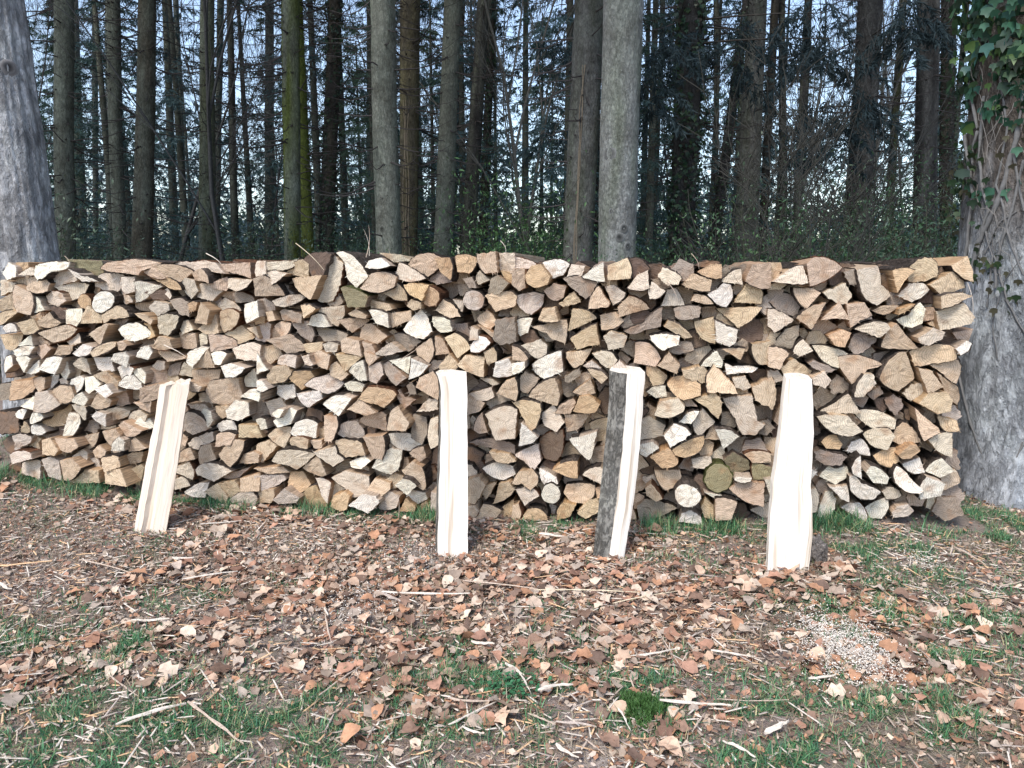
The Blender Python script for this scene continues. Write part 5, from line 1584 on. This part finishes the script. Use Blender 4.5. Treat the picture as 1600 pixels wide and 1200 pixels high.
# ---- the two big trunks beside the stack
def big_trunk(name, lab, cx, cy, r0, lean, tint, tint2, seed):
    ax = Axis.__new__(Axis); ax.z0 = gz(cx, cy); ax.A = Vector((cx, cy, 1.5)); ax.B = Vector((cx, cy, 4.5))+Vector((lean[0], lean[1], 0)); ax.ra, ax.rb = r0, r0*.9
    ax.d = (ax.B-ax.A)/3.; ax.base = ax.at(ax.z0)
    root = empty(name, ax.base); tag(root, lab, 'tree')
    V = []; U = []; T = []; sides, rings = 120, 190; H = 8.
    for i in range(rings):
        z = ax.z0-.2+(H-ax.z0+.2)*(i/(rings-1))**1.5; c = ax.at(z); r = ax.r(z)
        h = max(0, z-ax.z0)
        for k in range(sides):
            a = 2*math.pi*k/sides; ca, sa = math.cos(a), math.sin(a)
            rr = r*(1+.04*mnoise.noise(Vector((ca*1.5+seed, sa*1.5, z*.7)))+.10*math.exp(-h/.35)*math.sin(a*4+seed)+.12*math.exp(-h/.12)*max(0, math.sin(a*7+seed)))
            ridge = mnoise.noise(Vector((ca*7+seed, sa*7, z*1.2))); sc = mnoise.noise(Vector((ca*22+seed, sa*22, z*14)))
            rr += .016*ridge+.008*abs(sc)+.010*abs(mnoise.noise(Vector((ca*16+seed, sa*16, z*3))))
            V.append(c+Vector((rr*ca, rr*sa, 0))-ax.base); U.append((r*ca+seed, r*sa, z))
            f = max(0, min(1, .5+1.4*mnoise.noise(Vector((ca*2+seed, sa*2, z*1.1))))); q = np.array(tint)*(1-f)+np.array(tint2)*f; e = max(0, min(1, (z-1.35)*1.2+.5*ridge)) if cx > 0 else 0; T.append(q*(1-e)+np.array((.20, .175, .155))*e)
    i = np.arange(rings-1)[:, None]*sides+np.arange(sides)[None]; j = np.arange(rings-1)[:, None]*sides+(np.arange(sides)[None]+1) % sides
    F = np.stack([i, j, j+sides, i+sides], -1).reshape(-1, 4)
    link('trunk', mesh_np('trunk', V, F, [M_BIGTRUNK], tint=np.array(T), uvw=U, smooth=True), root)
    return root, ax
lroot, lax = big_trunk('spruce_tree', 'big pale lilac-grey trunk at the left end of the woodpile', -4.10, 6.35, .25, (-.10, 0), (.52, .525, .54), (.37, .375, .385), 3.)
rroot, rax = big_trunk('spruce_tree', 'big blue-grey trunk with ivy and roots at the right end of the woodpile', 3.46, 4.98, .45, (-.12, 0), (.46, .49, .53), (.28, .30, .325), 11.)
def on_trunk(ax, px, py):
    d = ray(px, py); o0 = Vector((0, 0, EYE)); t = (ax.A.y-1.2)/d.y; dist = 9
    for _ in range(60):
        p = o0+d*t; c = ax.at(p.z); dist = math.hypot(p.x-c.x, p.y-c.y)-ax.r(p.z); t += dist*.5
        if abs(dist) < .002: break
    return o0+d*t, abs(dist) < .02
def knot_on(ax, root, px, py, rw):
    p, ok = on_trunk(ax, px, py)
    if not ok: return
    c = ax.at(p.z); nrm = Vector((p.x-c.x, p.y-c.y, 0)).normalized(); sd = Vector((-nrm.y, nrm.x, 0)); V = []; T = []
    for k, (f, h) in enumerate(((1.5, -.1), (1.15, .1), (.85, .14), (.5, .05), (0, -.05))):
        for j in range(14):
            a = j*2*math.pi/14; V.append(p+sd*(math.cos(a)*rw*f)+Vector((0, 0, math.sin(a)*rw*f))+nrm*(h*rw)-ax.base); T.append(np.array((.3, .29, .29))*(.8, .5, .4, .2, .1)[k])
    F = [(k*14+j, k*14+(j+1) % 14, k*14+14+(j+1) % 14, k*14+14+j) for k in range(4) for j in range(14)]
    link('knot', mesh_np('knot', V, F, [M_TWIG], tint=np.array(T), smooth=True), root)
knot_on(lax, lroot, 14, 106, .045); knot_on(lax, lroot, 36, 243, .025)
def right_tree_ivy():
    rng = random.Random(5)
    meshes = []
    for c in (srgb(52, 92, 72), srgb(64, 106, 84), srgb(40, 72, 52), srgb(82, 112, 62), srgb(34, 56, 40), srgb(60, 100, 92)):
        V = np.array(IVY); V[:, 2] += np.random.normal(0, .03, len(V)); meshes.append(mesh_np('ivy_leaf', V, IVYF, [M_GREEN], tint=c*.9))
    cnt = 0; tries = 0
    while cnt < 295 and tries < 9000:
        tries += 1
        px, py = rng.uniform(1462, 1640), rng.uniform(-60, 360)
        w = 1.0 if py < 75 else (.8 if (px < 1530 and py < 200) or (px > 1555 and py < 130) else .42 if py < 200 else .30 if (1480 < px < 1540) and py < 320 else .05)
        if rng.random() > w: continue
        p, ok = on_trunk(rax, max(px, 1487), py)
        if not ok: continue
        c = rax.at(p.z); nrm = Vector((p.x-c.x, p.y-c.y, 0)).normalized()
        thick = .16 if py < 90 else .06
        p = p+nrm*rng.uniform(.01, thick)
        if px < 1490: p.x -= (1490-px)/FPX*4.6
        a = math.atan2(nrm.y, nrm.x)+rng.gauss(0, .35)
        o = bpy.data.objects.new('ivy_leaf', rng.choice(meshes)); COL.objects.link(o); o.parent = rroot
        o.location = p-rax.base; s = rng.uniform(.05, .1); o.scale = (s, s, s)
        from mathutils import Euler, Matrix
        M = Matrix.Rotation(a+math.pi/2, 3, 'Z') @ Matrix.Rotation(rng.gauss(-1.1, .35), 3, 'X') @ Matrix.Rotation(rng.gauss(0, .5), 3, 'Y')
        o.rotation_euler = M.to_euler(); cnt += 1
    b = np.array(rax.base)
    # the mass of darker ivy further round and above the picture
    V, F, T = ivy_leaves(rax, 2.55, 7.5, 6500, .075, 4, [srgb(40, 68, 48), srgb(30, 50, 38), srgb(54, 84, 52)], .09,
        dens=lambda a, z, cl: (cl > -.25) & ((z > 3.05+.35*np.sin(a*3)) | ((np.cos(a) < -.35) & (z > 2.6))))
    o = link('ivy', mesh_np('ivy', V-b, F, [M_GREEN], tint=T), rroot); o['kind'] = 'stuff'
    V, F, T = ivy_leaves(rax, 1.2, 3.2, 1500, .05, 9, [srgb(60, 76, 48), srgb(80, 78, 60), srgb(44, 66, 44)], .05,
        dens=lambda a, z, cl: (np.cos(a+.5) < -.25) & (cl > 0))
    o = link('ivy', mesh_np('ivy', V-b, F, [M_GREEN], tint=T), rroot); o['kind'] = 'stuff'
    # climbing stems, traced down the trunk
    vines = [([(1592, 200), (1570, 290), (1548, 345), (1530, 380), (1520, 430)], 13), ([(1600, 250), (1582, 330), (1560, 400), (1556, 450)], 7), ([(1540, 150), (1532, 250), (1545, 330), (1528, 400)], 8),
             ([(1500, 585), (1518, 660), (1540, 720), (1562, 748), (1548, 770)], 7), ([(1600, 690), (1578, 735), (1572, 790)], 7), ([(1565, 120), (1575, 200), (1560, 290), (1580, 380), (1600, 430)], 6),
             ([(1510, 210), (1522, 300), (1512, 400)], 9), ([(1555, 400), (1575, 470), (1600, 520)], 5), ([(1535, 330), (1552, 400), (1545, 480)], 4), ([(1515, 120), (1530, 200), (1520, 260)], 8),
             ([(1590, 330), (1560, 350), (1540, 400), (1560, 430)], 4), ([(1598, 400), (1570, 440), (1552, 500), (1560, 560)], 3), ([(1600, 150), (1585, 240), (1600, 330)], 7), ([(1620, 100), (1610, 300), (1640, 600)], 8)]
    for pts, w in vines:
        P = []
        m = 8*(len(pts)-1)
        for k in range(m+1):
            u = k/8; i = min(int(u), len(pts)-2); f = u-i; f = f*f*(3-2*f)*.4+f*.6
            px = pts[i][0]+(pts[i+1][0]-pts[i][0])*f+3*mnoise.noise(Vector((u*2.3, w, 0))); py = pts[i][1]+(pts[i+1][1]-pts[i][1])*f
            p, ok = on_trunk(rax, px, py)
            if ok:
                c = rax.at(p.z); nn = Vector((p.x-c.x, p.y-c.y, 0)).normalized(); P.append(tuple(p+nn*.012-rax.base))
        if len(P) < 4: continue
        r = w/FPX*4.6/2*.62
        V, F = tubes(np.array([P]), np.array([[r*(1+.15*math.sin(k*1.7)) for k in range(len(P))]]), 7)
        link('vine', mesh_np('vine', V, F, [M_VINE], tint=np.array((.15, .15, .15)), smooth=True), rroot)
    # fine dry stems hanging in the ivy zone
    P = []
    for _ in range(20):
        px, py = rng.uniform(1525, 1620), rng.uniform(60, 380); pts = []; dx = rng.uniform(-40, 40); good = True
        for k in range(8):
            p, ok = on_trunk(rax, max(1512, px+dx*k/7+6*math.sin(k*.9+px)), py+k*rng.uniform(7, 13)); good = good and ok; c = rax.at(p.z); nn = Vector((p.x-c.x, p.y-c.y, 0)).normalized()
            pts.append(tuple(p+nn*(.015+.03*math.sin(k*.45))-rax.base))
        if good: P.append(pts)
    V, F = tubes(np.array(P), np.full((len(P), 8), .0022), 4)
    o = link('fine_stems', mesh_np('fine_stems', V, F, [M_VINE], tint=np.array((.19, .18, .17))), rroot); o['kind'] = 'stuff'
right_tree_ivy()

# ---- leafless broadleaf trees, their twigs a net against the sky
def bare_tree_mesh(seed, H, depth=5, r0=.09, spread=.55, kids=(2, 4)):
    rs = random.Random(seed); segs = {}
    def grow(p, d, L, r, lv):
        n = 5; pts = [p]; q = p; dd = d.copy()
        for k in range(n-1):
            dd = (dd+Vector((rs.gauss(0, .09), rs.gauss(0, .09), rs.gauss(.03, .05)))).normalized(); q = q+dd*(L/(n-1)); pts.append(q)
        segs.setdefault(0, []).append((pts, [r*(1-.55*k/(n-1)) for k in range(n)]))
        if lv >= depth: return
        for _ in range(rs.randint(*kids)+(2 if lv == 0 else 0)):
            u = rs.uniform(.35, 1); i = min(int(u*(n-1)), n-2); b = pts[i].lerp(pts[i+1], u*(n-1)-i)
            ang = rs.uniform(0, 6.28); sp = spread*rs.uniform(.5, 1.3)
            nd = (dd*math.cos(sp)+Vector((math.cos(ang), math.sin(ang), rs.uniform(-.1, .4))).normalized()*math.sin(sp)).normalized()
            grow(b, nd, L*rs.uniform(.45, .78), r*.5*rs.uniform(.6, 1), lv+1)
        grow(pts[-1], dd, L*.7, r*.45, lv+1)
    grow(Vector((0, 0, -.2)), Vector((rs.gauss(0, .05), rs.gauss(0, .05), 1)).normalized(), H*.42, r0, 0)
    P = np.array([[tuple(a) for a in s[0]] for s in segs[0]]); Rr = np.maximum(np.array([s[1] for s in segs[0]]), .0035)
    return tubes(P, Rr, 3)
def short_names():
    """trunks by short name, for saying what stands beside them"""
    nm = ['first slim spruce', 'slim grey spruce', None, 'dark brown spruce', 'olive grey spruce', 'thin dark young trunk', None, 'mossy trunks', 'left ivy-wrapped trunk', None, 'knotty grey spruce', 'vine-hung brown trunk', 'leaning grey spruce',
          None, 'dark leaning trunk', 'thin ivy trunk', 'thick dark spruce', 'thickest pale trunk', None, 'pole-thin trunk', 'broad ivy column', None, None, 'brownish grey spruce', None, 'upright dark slim trunk', None, 'thick dark brown spruce', 'thin leaning trunk', 'mottled flaky spruce']
    return [(TREES[i][2], n_) for i, n_ in enumerate(nm) if n_]
USED = {}
def beside(px, what, Y):
    """a label that says which: the nearest trunk, the side of it and how deep in the wood"""
    x0, nm = min(SHORT, key=lambda q: abs(q[0]-px)); side = 'left of' if px < x0 else 'right of'
    deep = 'near' if Y < 12.5 else 'deeper' if Y < 21 else 'far' if Y < 36 else 'farthest'
    lab = f'{deep} {what} {side} the {nm}'
    if lab in USED: lab = f'{deep} {what} showing behind the {nm}'
    if lab in USED: lab = f'{deep} {what}, dimmer one {side} the {nm}'
    if lab in USED: lab = f'{deep} {what}, outermost at the picture edge beyond the {nm}'
    USED[lab] = 1
    return lab
def build_bare():
    protos = []
    for s in range(4):
        V, F = bare_tree_mesh(s+3, 9+s, 5, .065, .42, (2, 3))
        protos.append((V, F))
    mt = []
    for c in ((.10, .10, .10), (.14, .14, .13), (.07, .065, .065)):
        for V, F in protos: mt.append(mesh_np('branches', V, F, [M_TWIG], tint=np.array(c)))
    rs = random.Random(31)
    global SHORT; SHORT = short_names()
    spots = [(270, 19), (345, 17), (60, 26), (150, 30), (420, 24), (560, 26), (655, 28), (800, 20), (840, 17), (870, 25), (735, 34), (990, 27), (1130, 30), (1210, 24), (1290, 22), (1330, 32), (1400, 27), (1470, 33), (30, 36), (230, 38),
             (500, 40), (640, 42), (900, 38), (1050, 40), (1180, 42), (310, 44), (1440, 44), (780, 45), (110, 48), (400, 50), (1260, 50), (960, 52), (560, 55)]
    for i, (px, Y) in enumerate(spots):
        X = (px-800)/FPX*Y*1.01; o = link('bare_tree', mt[rs.randrange(len(mt))], None, (X, Y, gz(X, Y)-.1))
        s = rs.uniform(.95, 1.5); o.scale = (s, s, s*1.1); o.rotation_euler = (0, 0, rs.uniform(0, 6.28))
        tag(o, beside(px, 'slender leafless twiggy tree', Y), 'tree', 'bare trees deep in the wood')
    # the forked sapling behind the widest split
    V, F = bare_tree_mesh(77, 3.9, 4, .03, .75, (3, 4)); p = at_Y(1268, 440, 7.4); z = gz(p.x, 7.4)
    o = link('sapling', mesh_np('sapling', V, F, [M_TWIG], tint=np.array((.045, .047, .045))), None, (p.x, 7.4, z)); tag(o, 'forked leafless sapling spreading behind the pile above the widest white split', 'sapling')
    V, F = bare_tree_mesh(78, 3.4, 4, .02, .8, (3, 3)); o = link('sapling', mesh_np('sapling', V, F, [M_TWIG], tint=np.array((.05, .05, .045))), None, (1.95, 7.0, z)); tag(o, 'thinner leafless sapling behind the pile near the broad ivy column', 'sapling')
build_bare()

# ---- young spruces and needle boughs
def bough_verts(rs, base, d, L, n_tw, sag, V, F):
    """one hanging bough: a stem with side sprays of narrow needle blades"""
    side = Vector((-d.y, d.x, 0)).normalized()
    for k in range(n_tw):
        u = rs.uniform(.12, 1); c = base+d*(L*u)+Vector((0, 0, -sag*L*u*u*.5))
        s = rs.choice((-1, 1)); l = L*.32*(1.15-u)*rs.uniform(.5, 1.2)+.06
        td = (d*rs.uniform(.3, .8)+side*s*rs.uniform(.3, 1)+Vector((0, 0, -rs.uniform(.1, .9)*sag*2))).normalized()
        for q in range(6):
            w = rs.uniform(0, 1); b = c+td*(l*w); nd = (td*.8+Vector((rs.gauss(0, .5), rs.gauss(0, .5), rs.gauss(-.2, .4)))).normalized()
            ll = rs.uniform(.08, .17); sd = nd.cross(Vector((rs.gauss(0, 1), rs.gauss(0, 1), rs.gauss(0, 1)))).normalized()*.012
            i = len(V); V += [b-sd, b+sd, b+nd*ll]; F.append((i, i+1, i+2))
def spruce_mesh(seed, H, z0, n_b, L0, n_tw):
    rs = random.Random(seed); V, F = [], []
    for _ in range(n_b):
        z = z0+(H-z0)*rs.random()**1.2; a = rs.uniform(0, 6.28); L = L0*(1-(z-z0)/(H-z0)*.8)*rs.uniform(.6, 1.1)
        bough_verts(rs, Vector((0, 0, z)), Vector((math.cos(a), math.sin(a), -.1)), L, n_tw, rs.uniform(.3, .7), V, F)
    return np.array([tuple(v) for v in V]), np.array(F)
def build_spruces():
    ms = []; tr = []
    for s in range(3):
        V, F = spruce_mesh(s+5, 11+s, .3+.3*s, 120, 2.4, 24)
        for c in (srgb(76, 100, 104), srgb(60, 82, 80), srgb(84, 108, 92)):  # bluish tones put the distance haze into the crown colour
            ms.append(mesh_np('crown', V, F, [M_NEEDLE], tint=c*np.ones(3)))
    ax = Axis.__new__(Axis); ax.A = Vector((0, 0, 0)); ax.B = Vector((0, 0, 12)); ax.ra, ax.rb = .11, .03; ax.d = Vector((0, 0, 1)); ax.z0 = 0; ax.base = Vector((0, 0, 0))
    tm = trunk_mesh(ax, 12, GB, M_TRUNK, 8, 10)
    rs = random.Random(9)
    for px, Y in [(50, 22), (135, 27), (190, 20), (255, 33), (400, 26), (545, 24), (590, 20), (660, 27), (820, 22), (885, 19), (1010, 20), (1105, 27), (1310, 24), (1465, 22), (1500, 25),
                  (70, 24), (140, 33), (215, 25), (300, 24), (440, 31), (505, 22), (570, 33), (625, 21), (680, 24), (725, 23), (775, 27), (845, 29), (905, 24), (1000, 26), (1045, 23), (1140, 24), (1205, 29), (1420, 31), (310, 40), (90, 42), (480, 38), (740, 30), (860, 34), (960, 40), (1180, 36), (1240, 30), (1350, 38), (1440, 42), (20, 32), (620, 44)]:
        X = (px-800)/FPX*Y; root = empty('young_spruce', (X, Y, gz(X, Y)-.05)); s = rs.uniform(.8, 1.25); root.scale = (s, s, s); root.rotation_euler = (0, 0, rs.uniform(0, 6.3))
        tag(root, beside(px, 'young blue-green spruce', Y), 'tree', 'young spruces among the trunks')
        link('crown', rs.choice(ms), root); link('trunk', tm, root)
    # hanging boughs on the trees at the upper right and by the pale trunk
    for (px, py, Y, L) in [(1300, 60, 12, 1.1), (1285, 20, 12, 1.2), (1330, 160, 12, 1.1), (1270, 170, 13, 1.2), (1290, 215, 13, 1.0), (1415, 45, 12, .8), (1425, 20, 12, .8), (1130, 40, 13, 1.3), (1145, 90, 13, 1.1), (1025, 60, 12, .9),
                           (1020, 150, 12, .8), (880, 70, 15, 1.4), (890, 190, 15, 1.2), (1235, 60, 13, 1.2)]:
        p = at_Y(px, py, Y); rs2 = random.Random(px); V, F = [], []
        for _ in range(7):
            a = rs2.uniform(0, 6.28); bough_verts(rs2, Vector((0, 0, rs2.uniform(-.2, .3))), Vector((math.cos(a), math.sin(a), -.35)), L*.8, 26, .8, V, F)
        P = [[(0, 0, .25), (.02, .1, .1), (.04, .3, .05), (.05, .6, 0)]]; 
        # its limb runs back to the nearest trunk
        best = min(AXES, key=lambda a_: (a_.at(p.z)-p).length); c = best.at(p.z+.25)-p
        V2, F2 = tubes(np.array([[(0, 0, 0), tuple(c*.33+Vector((0, 0, .03))), tuple(c*.66+Vector((0, 0, .03))), tuple(c)]]), np.array([[.006, .010, .014, .02]]), 4)
        o = link('spruce_bough', mesh_np('spruce_bough', np.array([tuple(v) for v in V]), np.array(F), [M_NEEDLE], tint=srgb(44, 58, 62)), None, p)
        link('limb', mesh_np('limb', V2, F2, [M_TWIG], tint=np.array((.06, .055, .05))), o)
        tag(o, beside(px, 'dark drooping %s spruce bough' % ('upper' if py < 80 else 'lower'), Y), 'bough', 'hanging spruce boughs')
AXES = [Axis(t[0], t[1], t[2], t[3], t[4]*FPX/((t[1]+t[3])/2)) for t in TREES]
build_spruces()

# ---- undergrowth behind the stack
def shrub_mesh(seed, H, Wd, n_st, n_lf, ls):
    rs = np.random.RandomState(seed); n = n_st
    a = rs.uniform(0, 6.28, n); r = rs.uniform(0, Wd*.4, n); lean = rs.normal(0, .25, (n, 2)); h = H*rs.uniform(.5, 1, n); u = np.linspace(0, 1, 6)
    P = np.zeros((n, 6, 3)); P[:, :, 0] = (r*np.cos(a))[:, None]+lean[:, :1]*h[:, None]*u**1.5; P[:, :, 1] = (r*np.sin(a))[:, None]+lean[:, 1:]*h[:, None]*u**1.5; P[:, :, 2] = h[:, None]*u-.1
    P[:, 1:] += rs.normal(0, .03, (n, 5, 3))
    V, F = tubes(P, np.full((n, 1), .006)*(1-.7*u)[None], 3)
    k = rs.randint(0, n, n_lf); s = rs.uniform(.2, .999, n_lf)*5; i = s.astype(int).clip(0, 4); f = (s-i)[:, None]
    pos = P[k, i]*(1-f)+P[k, i+1]*f+rs.normal(0, .13, (n_lf, 3))
    Tv = np.array([(-.16, .45, .03), (0, 0, 0), (.16, .45, .03), (0, 1, -.08)]); Tf = np.array([(1, 2, 3), (1, 3, 0)])
    M = rot_z(rs.uniform(0, 6.28, n_lf)) @ rot_x(rs.normal(-.3, .7, n_lf)) @ rot_y(rs.normal(0, .6, n_lf)); M = M*(ls*rs.uniform(.6, 1.3, n_lf))[:, None, None]
    V2, F2 = scatter(Tv, Tf, M, pos); return V, F, V2, F2
def build_shrubs():
    st, fo = [], []
    for s in range(4):
        V, F, V2, F2 = shrub_mesh(s+20, 2.3, 1.6, 34, 2600, .055)
        st.append(mesh_np('stem', V, F, [M_TWIG], tint=np.array((.06, .065, .045))))
        cs = []
        for c in (srgb(66, 98, 68), srgb(56, 84, 68), srgb(76, 112, 68), srgb(74, 94, 74)): cs.append(mesh_np('foliage', V2, F2, [M_GREEN], tint=c*.85))
        fo.append(cs)
    rs = random.Random(77)
    spots = []
    for px in range(-40, 1500, 70):
        spots.append((px+rs.uniform(-15, 15), rs.uniform(8.5, 12), .62)); spots.append((px+rs.uniform(-30, 30), rs.uniform(13, 19), .82))
        spots.append((px+rs.uniform(-30, 30), rs.uniform(22, 34), 1.15))
    spots += [(790, 13, 1.25), (830, 16, 1.5), (860, 14, 1.2), (1000, 12, .95), (1180, 9, .85), (1240, 10, .95), (1330, 9.5, .9), (1420, 10, .95), (1280, 12, 1.1), (1400, 14, 1.2), (540, 15, 1.1), (60, 14, .9), (-20, 9, 1.), (1470, 8, .8)]
    for i, (px, Y, s) in enumerate(spots):
        X = (px-800)/FPX*Y; k = rs.randrange(4); root = empty('shrub', (X, Y, gz(X, Y))); s *= rs.uniform(1., 1.4); root.scale = (s*1.15, s*1.15, s); root.rotation_euler = (0, 0, rs.uniform(0, 6.3))
        tag(root, beside(px, 'leafy green shrub', Y), 'shrub', 'undergrowth shrubs behind the woodpile')
        link('stem', st[k], root); link('foliage', fo[k][rs.choice((0, 0, 1, 1, 2, 3)) if px < 700 or px > 900 else 2], root)
build_shrubs()

# ---- the edge of the wood farther off, where single trees can no longer be told
def far_wood():
    VV, TT = [], []; n = 110000
    x = rnd(n, -48, 48); y = rnd(n, 44, 60); z = np.random.exponential(4.2, n)
    k = (z < 15) & (np.array([mnoise.noise(Vector((a*.22, b*.2, c*.28))) for a, b, c in zip(x, y, z)]) > -.14+.022*z-.12*(z < 4)); x, y, z = x[k], y[k], z[k]; n = len(x)
    Tv = np.array([(-.32, 0, 0), (.32, 0, 0), (0, 1, -.25)]); Tf = np.array([(0, 1, 2)])
    M = (rot_z(rnd(n, 0, 6.28)) @ rot_x(np.random.normal(-.2, .8, n)) @ rot_y(np.random.normal(0, .8, n)))*rnd(n, .22, .6)[:, None, None]
    V, F = scatter(Tv, Tf, M, np.stack([x, y, z], 1)); b = np.array([srgb(96, 120, 126), srgb(84, 110, 100), srgb(110, 130, 138)]); c = b[np.random.randint(0, 3, n)]*rnd(n, .7, 1.2)[:, None]  # haze of distance is mixed into these blue-grey foliage tones
    o = link('distant_wood', mesh_np('distant_wood', V, F, [M_NEEDLE], tint=np.repeat(c, 3, axis=0))); tag(o, 'haze-tinted blue-green evergreen mass far behind the trunks', 'wood', None, 'stuff')
far_wood()

# ---- unseen needle layer added high over the wood to dim its inside
def shade_canopy():
    n = 26000; x = rnd(n, -26, 26); y = rnd(n, 7.5, 42); z = 5.2+y*.40+rnd(n, 0, 3.5)
    k = np.array([mnoise.noise(Vector((a*.35, b*.35, 2))) for a, b in zip(x, y)]) > -.12; x, y, z = x[k], y[k], z[k]; n = len(x)
    Tv = np.array([(-.5, 0, 0), (.5, 0, 0), (.3, 1, -.15), (-.3, 1, -.15)]); Tf = np.array([(0, 1, 2, 3)])
    M = (rot_z(rnd(n, 0, 6.28)) @ rot_x(np.random.normal(0, .35, n)))*rnd(n, .3, .6)[:, None, None]
    V, F = scatter(Tv, Tf, M, np.stack([x, y, z], 1))
    o = link('shade_canopy', mesh_np('shade_canopy', V, F, [M_NEEDLE], tint=srgb(48, 66, 48))); tag(o, 'unseen needle layer added overhead to shade the wood', 'shade_canopy', None, 'stuff')
shade_canopy()
